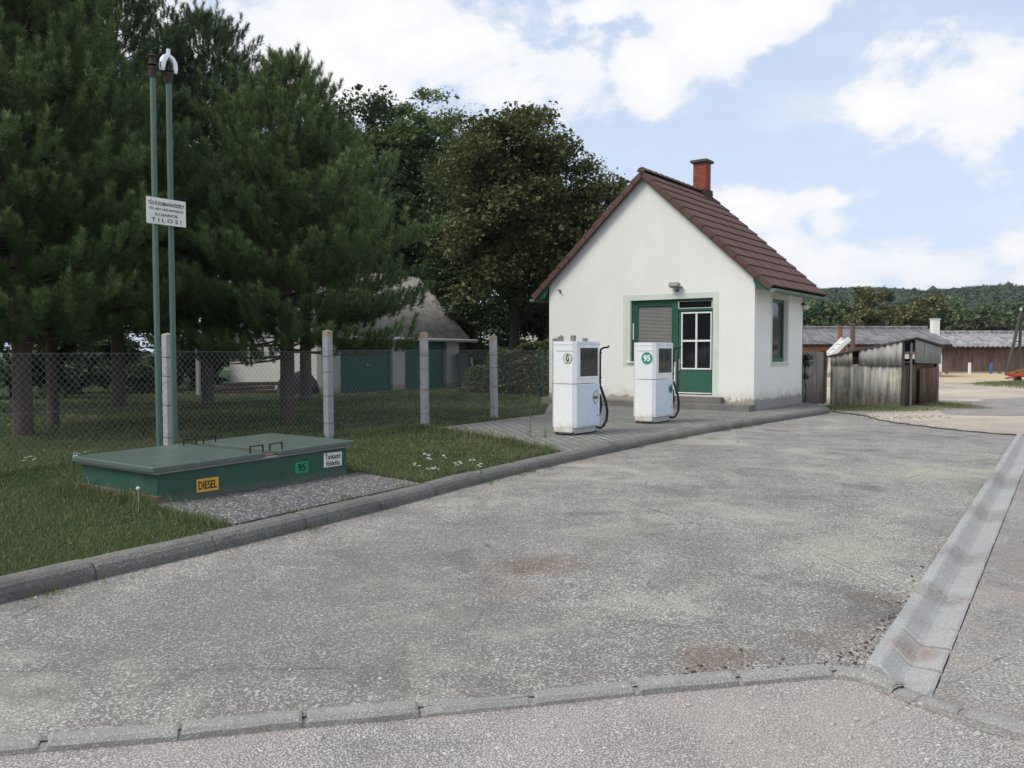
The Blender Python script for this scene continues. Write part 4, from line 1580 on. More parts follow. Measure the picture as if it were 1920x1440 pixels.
    while x < HD + ov_b:
        vs, fs = [], []
        for i, xx in enumerate((x, x + .36)):
            rr = .135 if i == 0 else .115
            for k in range(9):
                a_ = math.pi * (k / 8) * .94 + math.pi * .03
                vs.append((xx, half + math.cos(a_) * rr, RIDGE + thick + math.sin(a_) * rr * .85 - .01))
        fs = [(k, k + 1, k + 10, k + 9) for k in range(8)] + [tuple(range(9))]
        rd.add(vs, fs)
        x += .335
    rd.build('ridge_tile', 'roof_tile', ro)
    # green soffit boards and verge board
    for side in (0, 1):
        sf = MB()
        vs = []
        for x_ in (-ov_f + .03, HD + ov_b - .06):
            for (s, u) in ((length - .62, -.055), (length, -.055), (length, -.10), (length - .62, -.10)):
                vs.append(slope_pt(side, s, x_, u))
        sf.add(vs, [(0, 1, 2, 3), (4, 5, 6, 7), (0, 1, 5, 4), (1, 2, 6, 5), (2, 3, 7, 6), (3, 0, 4, 7)])
        # triangular cheek closing the eave at the gable
        y0 = 0 if side == 0 else HW
        sg = -1 if side == 0 else 1
        ztop = EAVE + .02
        for x_ in (-ov_f + .035,):
            poly = [(y0, ztop + .0), (y0 + sg * ov_e, ztop - ov_e * sl_ + .0), (y0 + sg * ov_e, ztop - ov_e * sl_ - .10), (y0 + sg * .08, ztop - ov_e * sl_ - .02), (y0, ztop - .25)]
            sf.prism(poly, x_, x_ + .03, FR)
        sf.build('soffit_board', 'green_paint', ro)
    vb = MB()
    for side in (0, 1):
        vs = []
        for x_ in (-ov_f + .005, -ov_f + .03):
            for (s, u) in ((.02, -.06), (length - .05, -.06), (length - .05, -.135), (.1, -.135)):
                vs.append(slope_pt(side, s, x_, u))
        vb.add(vs, [(0, 1, 2, 3), (4, 5, 6, 7), (0, 1, 5, 4), (1, 2, 6, 5), (2, 3, 7, 6), (3, 0, 4, 7)])
    vb.build('verge_board', 'rusty_brown', ro)
    # gutters
    for side in (0, 1):
        e = slope_pt(side, length, 0, 0)
        yg, zg = e[1] + (-.045 if side == 0 else .045), e[2] - .075
        vs, fs = [], []
        K = 10
        xx = [-ov_f - .02, .6, 1.5, 2.6, HD + ov_b + .02]
        for x_ in xx:
            for k in range(K + 1):
                a_ = math.pi + math.pi * k / K
                vs.append((x_, yg + math.cos(a_) * .085, zg + math.sin(a_) * .085 - .02 * (x_ + .2) / 4))
        for i in range(len(xx) - 1):
            for k in range(K):
                fs.append((i * (K + 1) + k, i * (K + 1) + k + 1, (i + 1) * (K + 1) + k + 1, (i + 1) * (K + 1) + k))
        fs.append(tuple(range(K + 1)))
        fs.append(tuple(range((len(xx) - 1) * (K + 1), len(xx) * (K + 1))))
        gm = MB().add(vs, fs, False)
        for x_ in (.9, 1.75, 2.6, 3.4):
            gm.tube([(x_, yg + math.cos(math.pi + math.pi * k / 8) * .089, zg + math.sin(math.pi + math.pi * k / 8) * .089 - .02 * (x_ + .2) / 4) for k in range(9)], .006, 5)
        go = gm.build('gutter', 'gutter_green', t)
        sy = -1 if side == 0 else 1
        y0 = 0 if side == 0 else HW
        xb = HD + .12
        MB().tube([(xb + .12, yg, zg - .09), (xb + .12, yg, zg - .18), (xb + .07, (yg + y0) / 2 + sy * .12, zg - .36), (xb - .01, y0 - sy * .02, zg - .52), (xb - .03, y0 - sy * .06, zg - .66), (xb - .03, y0 - sy * .06, .1)], .045, 10).build('downpipe', 'green_paint', go)
    # chimney
    cx, cy = 3.50, half - .04
    w_ = .19
    ch = MB().box(cx - w_, cx + w_, cy - w_, cy + w_, RIDGE - .55, RIDGE + .88, .004)
    co = ch.build('chimney', 'chimney_brick', ro)
    MB().box(cx - w_ - .07, cx + w_ + .07, cy - w_ - .07, cy + w_ + .07, RIDGE + .881, RIDGE + .955, .008).box(cx - w_ + .06, cx + w_ - .06, cy - w_ + .06, cy + w_ - .06, RIDGE + .956, RIDGE + .99, .005).build('chimney_cap', 'grey_board', co)
    MB().box(cx - w_ - .03, cx + w_ + .03, cy - w_ - .06, cy + w_ + .03, RIDGE - .32, RIDGE + .10, .01).build('flashing', 'dark_iron', co)
    # lamps
    fl = MB().box(-.20, -.05, 1.90, 2.16, 3.00, 3.11, .012, Matrix.Translation((0, 2.03, 3.05)) @ Matrix.Rotation(.22, 4, 'Y') @ Matrix.Translation((0, -2.03, -3.05)))
    fl.tube([(-.10, 2.00, 3.00), (-.08, 2.00, 2.95), (-.001, 2.00, 2.955)], .012, 8)
    fl.box(-.012, -.001, 1.95, 2.05, 2.92, 2.99, .002)
    fo = fl.build('floodlight', 'grey_metal', t)
    MB().box(-.075, -.045, 1.83, 1.90, 2.99, 3.04, .004).build('junction_box', 'grey_metal', fo)
    gl = MB()
    gl.lathe([(.0, -.075), (.045, -.06), (.072, -.02), (.075, .02), (.055, .06), (.03, .075)], 14, (HD - .06, -.12, 2.62))
    wl = gl.build('wall_lamp', 'lamp_glass', t)
    MB().box(HD - .10, HD - .02, -.05, -.001, 2.66, 2.74, .004).tube([(HD - .06, -.04, 2.70), (HD - .06, -.12, 2.70)], .012, 6).build('lamp_arm', 'dark_iron', wl)
    br = MB().box(-.012, -.001, 5.47, 5.53, 3.02, 3.12, .002)
    br.tube([(-.01, 5.50, 3.08), (-.10, 5.50, 3.08)], .010, 6)
    br.lathe([(.0, .0), (.022, .005), (.028, .03), (.018, .05), (0, .055)], 8, (-.10, 5.50, 3.075))
    br.build('wire_bracket', 'grey_metal', t)
    vt = MB().box(-.008, -.001, 4.62, 4.80, .42, .55, .002)
    vt.build('wall_vent', 'shade_plaster', t)


house()


# ------------------------------------------------------------------ fuel pumps
def pump(loc, label, kind):
    L, W, Ht = .86, .48, 1.59
    t = thing('fuel_pump', label, 'fuel pump', loc, RZ, 'old fuel pumps on the paving')
    zs = .87
    mb = MB()
    # lower cabinet: side panels run lower than the front, chamfered front corners
    ch = .055
    plan = [(ch, 0), (L - ch, 0), (L, ch), (L, W - ch), (L - ch, W), (ch, W), (0, W - ch), (0, ch)]
    mb.prism(plan, .13, zs - .006)
    mb.box(.004, .05, ch, W - ch, .05, .13)
    mb.build('lower_cabinet', 'pump_white', t)
    MB().box(.06, L - .05, .06, W - .05, 0.02, .128, .004).build('base_frame', 'pump_base', t)
    for a in (.05, L - .1):
        for b in (.06, W - .1):
            MB().box(a, a + .05, b, b + .05, -.02, .05).build('foot', 'rusty_brown', t)
    # service panels on both long faces, bluish skylit shade painted into their colour
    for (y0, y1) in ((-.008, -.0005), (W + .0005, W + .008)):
        MB().box(.09, L - .05, y0, y1, .15, zs - .02, .003).build('service_panel', 'pump_sky_tint', t)
    up = MB()
    z0, z1 = zs + .006, Ht
    wz0, wz1, wx0, wx1 = zs + .11, Ht - .10, .14, L - .10
    plan2 = plan
    n = len(plan2)
    up.add([(x, y, z0) for x, y in plan2] + [(x, y, z1) for x, y in plan2], [tuple(range(n)), tuple(range(n, 2 * n))] + [(i, (i + 1) % n, (i + 1) % n + n, i + n) for i in range(n) if i not in (0, 4)])
    for yy, inn in ((0, .09), (W, W - .09)):
        o4 = [(ch, z0), (L - ch, z0), (L - ch, z1), (ch, z1)]
        i4 = [(wx0, wz0), (wx1, wz0), (wx1, wz1), (wx0, wz1)]
        up.add([(a, yy, b) for a, b in o4] + [(a, yy, b) for a, b in i4] + [(a, inn, b) for a, b in i4], [(0, 1, 5, 4), (1, 2, 6, 5), (2, 3, 7, 6), (3, 0, 4, 7)] + [(4 + i, 4 + (i + 1) % 4, 8 + (i + 1) % 4, 8 + i) for i in range(4)])
    uo = up.build('upper_cabinet', 'pump_white', t)
    for yy, sg in ((0, 1), (W, -1)):
        wf = MB()
        for (a, b, c_, d_) in ((wx0 - .025, wx0 + .012, wz0 - .02, wz1 + .02), (wx1 - .012, wx1 + .025, wz0 - .02, wz1 + .02), (wx0 + .012, wx1 - .012, wz0 - .02, wz0 + .012), (wx0 + .012, wx1 - .012, wz1 - .012, wz1 + .02)):
            ys = sorted((yy - sg * .010, yy - sg * .0005))
            wf.box(a, b, ys[0], ys[1], c_, d_, .002)
        fo = wf.build('window_frame', 'pump_white', uo)
        ys = sorted((yy + sg * .012, yy + sg * .016))
        MB().box(wx0 + .001, wx1 - .001, ys[0], ys[1], wz0 + .001, wz1 - .001).build('glass', 'clear_glass', fo)
        ys = sorted((yy + sg * .075, yy + sg * .085))
        fp = MB().box(wx0 + .001, wx1 - .001, ys[0], ys[1], wz0 + .001, wz1 - .001)
        reg = fp.build('register', 'register_grey', uo)
        ys = sorted((yy + sg * .062, yy + sg * .0745))
        for (a, c_, ww, hh) in ((.22, .36, .17, .07), (.24, .24, .13, .05), (.46, .30, .10, .11), (.20, .13, .06, .035), (.32, .12, .10, .05), (.46, .13, .09, .04)):
            MB().box(a, a + ww, ys[0], ys[1], wz0 + c_, wz0 + c_ + hh, .003).build('dial', 'pump_display', reg)
    MB().box(.09, L - .05, -.006, -.0005, Ht - .07, Ht - .012, .002).build('header_strip', 'pump_sky_tint', uo)  # painted with the same bluish skylight tint as the panels
    lip = MB().box(-.006, -.0005, .03, W - .10, Ht - .165, Ht - .155)
    lip.box(-.005, -.0005, .03, W - .02, Ht - .06, Ht - .055)
    lip.build('louvre', 'pump_base', uo)
    # hose, riser pipe and nozzle on the far end
    xe = L
    rp = MB().tube([(xe + .03, .03, .80), (xe + .03, .03, 1.40), (xe + .035, .02, 1.455), (xe + .07, -.02, 1.485), (xe + .12, -.07, 1.49), (xe + .135, -.085, 1.515)], [.018, .018, .018, .017, .017, .019], 8)
    for z in (.95, 1.38):
        rp.box(xe - .03, xe + .05, .01, .06, z, z + .025)
    rp.build('nozzle_holder', 'dark_iron', t)
    hs = MB().tube([(xe + .03, .02, .80), (xe + .07, .0, .68), (xe + .13, -.03, .52), (xe + .165, -.04, .36), (xe + .155, -.03, .20), (xe + .10, .0, .10), (xe + .03, .02, .07), (xe - .04, .06, .085)], .025, 10)
    hs.tube([(xe + .02, .10, .74), (xe + .06, .04, .62), (xe + .075, .03, .45), (xe + .05, .05, .32), (xe + .005, .08, .26)], .022, 10)
    hs.build('hose', 'hose_rubber', t)
    for (a, zz) in ((L - .12, .30), (L - .12, .74)):
        lk = MB().tube([(a, -.009, zz), (a, -.016, zz)], .013, 10)
        lk.build('lock', 'grey_metal', t)
    # badges
    E = lambda a, b, c: (-.006 - c, W - a, b)       # near end face, a measured from its left edge
    S = lambda a, b, c: (a, -.012 - c, b)           # road face

    def disc(f, ca, cb, r, mat, name, par, c0=0.0, c1=.004, n=28, shape=None):
        poly = [(ca + r * math.cos(k * 2 * math.pi / n) * (shape(k * 2 * math.pi / n) if shape else 1), cb + r * math.sin(k * 2 * math.pi / n) * (shape(k * 2 * math.pi / n) if shape else 1)) for k in range(n)]
        return MB().prism(poly, c0, c1, f).build(name, mat, par)
    if kind == 'G':
        sh = lambda a: 1 + .05 * math.cos(6 * a)
        rim = disc(E, .335, 1.30, .088, 'letter_black', 'badge', t, -.005, .0005, 36, sh)
        disc(E, .335, 1.30, .080, 'badge_pale', 'badge_face', rim, .0005, .002, 36, sh)
        lt = MB()
        letter_on(lt, 'G', .335, 1.305, .060, .125, lambda a, b, c: E(a, b, c + .0035), .03)
        lt.build('lettering', 'letter_black', rim)
        dia = lambda a: .78 + .30 * abs(math.cos(2 * a)) ** 3 - (.10 if abs(math.cos(2 * a)) < .3 else 0)
        dia = lambda a: (1.15 if abs(math.sin(a)) > .9 else .92 + .05 * math.cos(8 * a))
        rim = disc(S, .665, .62, .098, 'letter_black', 'badge', t, -.003, .0005, 40, dia)
        disc(S, .665, .62, .088, 'badge_pale', 'badge_face', rim, .0005, .002, 40, dia)
        lt = MB()
        letter_on(lt, 'DIESEL', .665, .62, .15, .052, lambda a, b, c: S(a, b, c + .0035), .02)
        lt.build('lettering', 'letter_black', rim)
        tb = MB()
        tb.box(.04, .12, .30, .37, Ht + .0005, Ht + .085, .004)
        tb.box(.06, .10, .315, .335, Ht + .086, Ht + .105, .003)
        tb.build('top_bracket', 'grey_metal', t)
        MB().box(.06, .13, .06, .13, Ht + .0005, Ht + .10, .004).build('top_bracket', 'grey_metal', t)
        MB().box(.42, .52, .06, .12, Ht + .0005, Ht + .055, .004).build('top_bracket', 'grey_metal', t)
    else:
        rim = disc(E, .315, 1.285, .118, 'badge_green', 'badge', t, -.005, .001)
        lt = MB()
        letter_on(lt, '95', .315, 1.285, .145, .125, lambda a, b, c: E(a, b, c + .0025), .035)
        lt.build('lettering', 'letter_white', rim)
        rim = disc(S, .70, .66, .088, 'badge_green', 'badge', t, -.003, .001)
        lt = MB()
        letter_on(lt, '95', .70, .66, .10, .085, lambda a, b, c: S(a, b, c + .0025), .02)
        lt.build('lettering', 'letter_black', rim)
    return t


pump((1.055, 14.29, PZ + .004), 'white fuel pump with round G badge and three brackets on top, nearest the lawn', 'G')
pump((2.775, 16.60, PZ + .004), 'white fuel pump with round green 95 badge standing before the window', '95')


# ------------------------------------------------------------------ garage beyond the lawn
def wave_sheet(mb, p00, du, dv, nu, amp, pitch, nrm, nv=2, thick=0.012):
    """corrugated sheet: corner p00, edge vectors du (across the waves) and dv (along them)"""
    p00, du, dv, nrm = Vector(p00), Vector(du), Vector(dv), Vector(nrm).normalized()
    L = du.length
    m_ = max(8, int(L / pitch * 6))
    vs, fs = [], []
    for side in (0, 1):
        for j in range(nv):
            for i in range(m_ + 1):
                t = i / m_
                vs.append(p00 + du * t + dv * (j / (nv - 1)) + nrm * (math.sin(t * L / pitch * 2 * math.pi) * amp - side * thick))
    w = m_ + 1
    for side in (0, 1):
        o_ = side * nv * w
        for j in range(nv - 1):
            for i in range(m_):
                fs.append((o_ + j * w + i, o_ + j * w + i + 1, o_ + (j + 1) * w + i + 1, o_ + (j + 1) * w + i))
    o_ = nv * w
    for i in range(m_):
        fs.append((i, i + 1, o_ + i + 1, o_ + i))
        b = (nv - 1) * w
        fs.append((b + i, b + i + 1, o_ + b + i + 1, o_ + b + i))
    return mb.add(vs, fs, True)


def garage():
    g0 = Vector((-6.4, 28.65, .05))
    t = thing('garage', 'low white double garage with green doors and grey corrugated roof behind the trees', 'garage', g0, RZ)
    L, W, e, r = 7.25, 5.0, 2.12, 4.55
    w = MB()
    ops = [(.85, 3.42), (4.08, 6.48)]
    xs = [0, .85, 3.42, 4.08, 6.48, L]
    # front piers and lintel butted end to end
    for a, b in ((0, .85), (3.42, 4.08), (6.48, L)):
        w.add([(a, 0, -.1), (b, 0, -.1), (b, 0, e), (a, 0, e)], [(0, 1, 2, 3)])
        for x in (a, b):
            w.add([(x, 0, -.1), (x, .22, -.1), (x, .22, e), (x, 0, e)], [(0, 1, 2, 3)])
    for a, b in ops:
        w.add([(a, 0, 2.0), (b, 0, 2.0), (b, 0, e), (a, 0, e), (a, .22, 2.0), (b, .22, 2.0)], [(0, 1, 2, 3), (0, 1, 5, 4)])
    for x in (0, L):
        w.add([(x, 0, -.1), (x, W, -.1), (x, W, e), (x, W / 2, r - .1), (x, 0, e)], [(0, 1, 2, 3, 4)])
    w.add([(0, W, -.1), (L, W, -.1), (L, W, e), (0, W, e)], [(0, 1, 2, 3)])
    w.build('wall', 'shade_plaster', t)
    for a, b in ops:
        d = MB()
        mid = (a + b) / 2
        for p_, q_ in ((a + .02, mid - .006), (mid + .006, b - .02)):
            d.box(p_, q_, .14, .18, .02, 1.98, .004)
            k = p_ + .1
            while k < q_ - .02:
                d.box(k, k + .012, .132, .1395, .05, 1.95)
                k += .14
        do = d.build('garage_door', 'garage_green', t)
        MB().box(mid + .05, mid + .20, .10, .131, .98, 1.03, .004).build('handle', 'grey_metal', do)
    ro = MB()
    ov = .30
    h = Vector((0, W / 2 + .28, r - e + .30 * (r - e) / (W / 2) * .9))
    wave_sheet(ro, (-ov, -.28, e - .12), (L + ov + .35, 0, 0), (0, W / 2 + .28, r - e + .17), 50, .022, .17, (0, -(r - e), W / 2), 2)
    wave_sheet(ro, (-ov, W + .28, e - .12), (L + ov + .35, 0, 0), (0, -W / 2 - .28, r - e + .17), 50, .022, .17, (0, (r - e), W / 2), 2)
    ro.build('roof', 'garage_sheet', t)
    gt = MB().tube([(-ov, -.34, e - .17), (L + .75, -.34, e - .22)], .065, 8)
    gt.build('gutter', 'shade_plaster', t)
    MB().box(-.2, L + .3, -1.0, .0, -.06, .03, .005).build('apron_slab', 'slab_concrete', t)


garage()


def loose_board(loc, w, h, lean, rz, mat, label, name='leaning_board'):
    o_ = MB().box(-w / 2, w / 2, -.02, .02, 0, h, .004).build(name, mat)
    o_.location = loc
    o_.rotation_euler = (R(lean), 0, rz)
    tag(o_, label, 'board')
    return o_


gp = lambda a, b, z=.08: Vector((-6.4, 28.65, 0)) + U * a + VV * b + Vector((0, 0, z))
loose_board(gp(7.15, -.45), .72, 1.38, -9, RZ, 'grey_board', 'dark grey board leaning on the right corner of the garage')
loose_board(gp(7.75, -.40), .16, 1.22, -7, RZ + .25, 'pale_board', 'narrow pale board leaning beside the dark grey board at the garage')


def timber_pile():
    t = thing('timber_pile', 'dark pile of old beams lying before the white garage end wall', 'timber', (-9.2, 29.4, .08), R(12))
    rn = random.Random(2)
    for i, (y, z) in enumerate(((-.35, .06), (.0, .07), (.33, .06), (-.18, .20), (.15, .21), (0, .34))):
        M = Matrix.Translation((rn.uniform(-.2, .2), y, z)) @ Matrix.Rotation(rn.uniform(-.12, .12), 4, 'Z') @ Matrix.Rotation(rn.uniform(-.03, .03), 4, 'Y')
        MB().box(-.95, .95, -.11, .11, -.06, .06, .012, M).build('beam', 'grey_board' if i % 3 else 'bark', t)


timber_pile()


def lump(name, loc, sx, sy, sz, mat, seed, amp=.18, sub=4):
    b = bmesh.new()
    bmesh.ops.create_icosphere(b, subdivisions=sub, radius=1)
    from mathutils import noise
    for v in b.verts:
        n_ = noise.noise(v.co * 1.6 + Vector((seed, 0, 0))) * amp + noise.noise(v.co * 4 + Vector((seed, 3, 0))) * amp * .4
        v.co *= 1 + n_
        v.co.x *= sx
        v.co.y *= sy
        v.co.z = max(v.co.z, -.15) * sz
    o_ = MB().bm(b, True).build(name, mat)
    o_.location = loc
    return o_


tag(lump('covered_heap', (-7.25, 29.0, .08), .85, .7, .78, 'dark_cover', 3.0), 'dark sheet covered rounded heap beside the garage, right of the timber pile', 'heap')


# ------------------------------------------------------------------ trees
def tubes_np(mb, path, r0, r1, n=7):
    k = len(path)
    mb.tube(path, [r0 + (r1 - r0) * (i / (k - 1)) ** .8 for i in range(k)], n, True)


def leaf_cards(C, size, rng, upbias=.5, elong=1.7):
    """folded leaf: two triangles along a midrib. C (n,3)"""
    n = len(C)
    nrm = rng.normal(size=(n, 3))
    nrm[:, 2] = np.abs(nrm[:, 2]) + upbias
    nrm /= np.linalg.norm(nrm, axis=1)[:, None]
    d = rng.normal(size=(n, 3))
    d -= nrm * (d * nrm).sum(1)[:, None]
    d /= np.linalg.norm(d, axis=1)[:, None]
    s = np.cross(nrm, d)
    sz = (size * rng.lognormal(0, .3, n))[:, None]
    a = C - d * sz * elong / 2
    b = C + d * sz * elong / 2 - nrm * sz * .12
    l = C + s * sz / 2 + nrm * sz * .10
    r = C - s * sz / 2 + nrm * sz * .10
    V = np.stack([a, l, b, r], 1).reshape(-1, 3)
    k = np.arange(n) * 4
    F = np.stack([np.c_[k, k + 2, k + 1], np.c_[k, k + 3, k + 2]], 1).reshape(-1, 3)
    return V, F


def broadleaf(name, label, base, trunk_h, trunk_r, blobs, ncl, per, leaf, mat, seed, group=None, bark='bark_dark', spread=.42, cat='tree', branches=26, lean=(0, 0)):
    """blobs: (dx, dy, z, rx, ry, rz). Leaf clusters fill the blobs' outer halves, limbs reach the clusters."""
    rng = np.random.default_rng(seed)
    rn = random.Random(seed)
    t = thing(name, label, cat, base, 0, group)
    B = np.array(blobs, float)
    vol = (B[:, 3] * B[:, 4] * B[:, 5]) ** .8
    # boughs: rounded clumps set about the crown, their upper and outer sides carrying the leaf clusters
    nb_ = int(min(150, max(8, ncl / 7)))
    pick = rng.choice(len(B), nb_, p=vol / vol.sum())
    dirs = rng.normal(size=(nb_, 3))
    dirs /= np.linalg.norm(dirs, axis=1)[:, None]
    rad = np.minimum(rng.random(nb_) ** .38 * (1 + .12 * rng.normal(size=nb_)), 1.12)
    bc = B[pick, :3] + dirs * rad[:, None] * B[pick, 3:] * .90
    br_ = B[pick, 3:].mean(1) * rng.uniform(.20, .40, nb_)
    bi = rng.choice(nb_, ncl, p=br_ ** 2 / (br_ ** 2).sum())
    dirs = rng.normal(size=(ncl, 3))
    dirs[:, 2] += .45
    dirs /= np.linalg.norm(dirs, axis=1)[:, None]
    cc = bc[bi] + dirs * (br_[bi] * rng.random(ncl) ** .5)[:, None] * np.array([1.1, 1.1, .8])
    m_ = len(cc)
    csz = rng.lognormal(0, .35, m_) * spread * .72
    off = rng.normal(size=(m_, per, 3))
    off *= np.minimum(1, 1.5 / np.linalg.norm(off, axis=2))[..., None]
    off = off * csz[:, None, None] * np.array([1, 1, .62])
    C = (cc[:, None, :] + off).reshape(-1, 3)
    C[:, 2] = np.maximum(C[:, 2], .15)
    V, F = leaf_cards(C, leaf, rng)
    ct = np.repeat(rng.normal(0, .12, m_) + rng.normal(0, .13, nb_)[bi], per)[:len(C)]
    tint = np.clip(rng.random(len(C)) * .7 + .1 + ct, 0, 1.2)
    np_mesh('crown', V, F, mat, t, np.repeat(tint, 2))
    tr = MB()
    top = Vector((lean[0], lean[1], trunk_h))
    path = [Vector((0, 0, -.15)), Vector((0, 0, .12)), top * .35 + Vector((rn.uniform(-.06, .06), 0, 0)), top * .7 + Vector((rn.uniform(-.1, .1), rn.uniform(-.1, .1), 0)), top]
    tr.tube(path, [trunk_r * 1.5, trunk_r * 1.12, trunk_r, trunk_r * .85, trunk_r * .5], 10)
    if branches:
        idx = rng.choice(m_, min(branches, m_), replace=False)
        for i in idx:
            q = Vector(cc[i])
            f = rn.uniform(.30, .98)
            s = top * f
            if q.z < s.z:
                s = top * max(.25, min(f, (q.z * .6) / trunk_h))
            mid = s.lerp(q, .5) + Vector((rn.uniform(-.2, .2), rn.uniform(-.2, .2), rn.uniform(.05, .35)))
            tubes_np(tr, [s, s.lerp(mid, .55) + Vector((0, 0, .05)), mid, mid.lerp(q, .6), q], trunk_r * rn.uniform(.22, .45), .008, 6)
    tr.build('trunk', bark, t)
    return t


def pine(label, base, height, rmax, zlow, seed, mat, per=125, nlen=.112, nwid=.0105, axis=.27, dens=.80, shape=.75, lean=(0, 0), trunk_r=.13, group='pines behind the wire fence', tops=()):
    rng = np.random.default_rng(seed)
    rn = random.Random(seed)
    t = thing('pine_tree', label, 'pine tree', base, rn.uniform(0, 6), group)
    tips, axs = [], []
    wood = MB()
    top = Vector((lean[0], lean[1], height))
    trunk = [Vector((0, 0, -.15)), Vector((0, 0, .15)), top * .3, top * .6, top * .85, top]
    wood.tube(trunk, [trunk_r * 1.5, trunk_r * 1.1, trunk_r * .95, trunk_r * .65, trunk_r * .3, .015], 10)

    def prof(z):
        f = (z - zlow) / (height - zlow)
        if f < .22:
            return rmax * (.78 + .22 * f / .22)
        return rmax * max(.05, (1 - (f - .22) / .78)) ** shape

    leaders = [(top, 1.0)] + [(Vector(q), 1.0) for q in tops]
    z = zlow
    while z < height - .1:
        nb = rn.randint(6, 8)
        a0 = rn.uniform(0, 6.28)
        f = (z - zlow) / (height - zlow)
        for k in range(nb):
            a = a0 + k * 2 * math.pi / nb + rn.uniform(-.3, .3)
            ln = min(prof(z) * rn.uniform(.66, 1.12), max(.12, (height - z) * 1.25))
            el = math.radians(-8 + 40 * f ** 1.2 + rn.uniform(-8, 10))
            s = Vector((lean[0] * z / height, lean[1] * z / height, z + rn.uniform(-.1, .1)))
            o_ = Vector((math.cos(a), math.sin(a), 0))
            pts = []
            for j in range(6):
                g_ = j / 5
                pts.append(s + o_ * ln * g_ * math.cos(el) + Vector((0, 0, ln * g_ * math.sin(el) + .22 * ln * g_ * g_)))
            tubes_np(wood, pts, .008 + .008 * ln, .004, 5)
            nt = max(3, int(ln / .16 * dens))
            for j in range(nt):
                g_ = 1 - (j / nt) * .78
                i0 = min(4, int(g_ * 5))
                p = pts[i0].lerp(pts[i0 + 1], g_ * 5 - i0)
                bd = (pts[i0 + 1] - pts[i0]).normalized()
                side = Vector((-bd.y, bd.x, 0))
                for sg in ((-1, 1) if j else (0,)):
                    tw = rn.uniform(.14, .50) * (.5 + .5 * (1 - g_) + .25) * min(1, ln)
                    q = p + side * sg * tw + bd * tw * .7 + Vector((0, 0, rn.uniform(-.03, .12)))
                    ax = (bd * rn.uniform(.2, .7) + side * sg * rn.uniform(.05, .5) + Vector((0, 0, rn.uniform(.5, 1.5)))).normalized()
                    tips.append(q)
                    axs.append(ax)
        z += rn.uniform(.22, .32) / dens ** .5
    for (tp, _) in leaders:
        for k in range(7):
            tips.append(tp + Vector((rn.uniform(-.10, .10), rn.uniform(-.10, .10), -.12 * k * .7)))
            axs.append(Vector((rn.uniform(-.35, .35), rn.uniform(-.35, .35), 1)).normalized())
    P = np.array([q[:] for q in tips])
    A = np.array([q[:] for q in axs])
    n = len(P)
    # needles
    u = rng.random((n, per)) ** .8
    ph = rng.random((n, per)) * 2 * np.pi
    ref = np.where(np.abs(A[:, 2:3]) < .9, np.array([[0, 0, 1.0]]), np.array([[1.0, 0, 0]]))
    E1 = np.cross(A, ref)
    E1 /= np.linalg.norm(E1, axis=1)[:, None]
    E2 = np.cross(A, E1)
    al = axis * rng.lognormal(0, .22, n)
    rad = E1[:, None, :] * np.cos(ph)[..., None] + E2[:, None, :] * np.sin(ph)[..., None]
    sp = np.radians(66 - 36 * u + rng.normal(0, 7, (n, per)))
    d = A[:, None, :] * np.cos(sp)[..., None] + rad * np.sin(sp)[..., None]
    b0 = P[:, None, :] + A[:, None, :] * (u * al[:, None] - .25 * al[:, None])[..., None]
    ll = nlen * rng.lognormal(0, .2, (n, per, 1))
    tip = b0 + d * ll
    wd = np.cross(d, rng.normal(size=(n, per, 3)))
    wd /= np.linalg.norm(wd, axis=2)[..., None]
    V = np.stack([b0 + wd * nwid / 2, b0 - wd * nwid / 2, tip], 2).reshape(-1, 3)
    F = np.arange(len(V)).reshape(-1, 3)
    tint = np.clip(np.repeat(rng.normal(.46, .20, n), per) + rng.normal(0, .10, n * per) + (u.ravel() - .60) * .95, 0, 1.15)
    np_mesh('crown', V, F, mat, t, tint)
    wood.build('trunk', 'bark', t)
    return t


def px(x, D, z=PZ - .03):
    return Vector(((x - 960) / 1600 * D, D, z))


def zy(y, D):
    return EYE + (658 - y) / 1600 * D


clover()
pine('bushy green pine with a pale grey trunk, nearest the left edge of the lawn', (-8.30, 14.45, .08), 8.8, 2.75, 1.65, 1, 'pine_needle', dens=1.2, shape=.58, trunk_r=.145)
pine('slim dark trunked pine close behind the pale trunked pine at left', (-8.95, 16.6, .08), 9.2, 2.4, 1.75, 2, 'pine_needle', dens=.95, shape=.6, trunk_r=.10)
pine('tall dark pine with reddish bark and a broad top, behind the two vent pipes', (-9.97, 21.6, .08), 10.4, 3.2, 2.0, 3, 'pine_needle_dark', dens=1.15, per=80, nwid=.013, nlen=.115, shape=.5, trunk_r=.15, tops=((1.4, -.6, 9.6), (-1.2, .8, 9.9)))
pine('tall dark pine standing right of the vent pipe tops, sloping towards the bushy pine', (-8.35, 23.4, .08), 10.3, 3.0, 2.0, 4, 'pine_needle_dark', dens=1.2, per=80, nwid=.013, nlen=.115, shape=.55, trunk_r=.14, tops=((1.0, -.4, 9.2),))
pine('bushy round green pine with a bare brown trunk before the garage', (-4.62, 17.55, .08), 7.3, 3.0, 1.45, 5, 'pine_needle', shape=.86, trunk_r=.14, dens=1.15)
pine('dark pine hidden between the bushy pine and the garage wall', (-5.95, 24.6, .08), 7.6, 2.3, 2.2, 6, 'pine_needle_dark', per=64, nwid=.014, nlen=.115, trunk_r=.16)
pine('dark pine at the far left behind the slim pine', (-13.6, 20.5, .08), 10.0, 2.9, 2.0, 7, 'pine_needle_dark', per=64, nwid=.014, nlen=.115, shape=.55, trunk_r=.15)

GT = 'leafy trees behind the garage and the white house'
def scaled(bl, k):
    return [tuple(q * k for q in r) for r in bl]


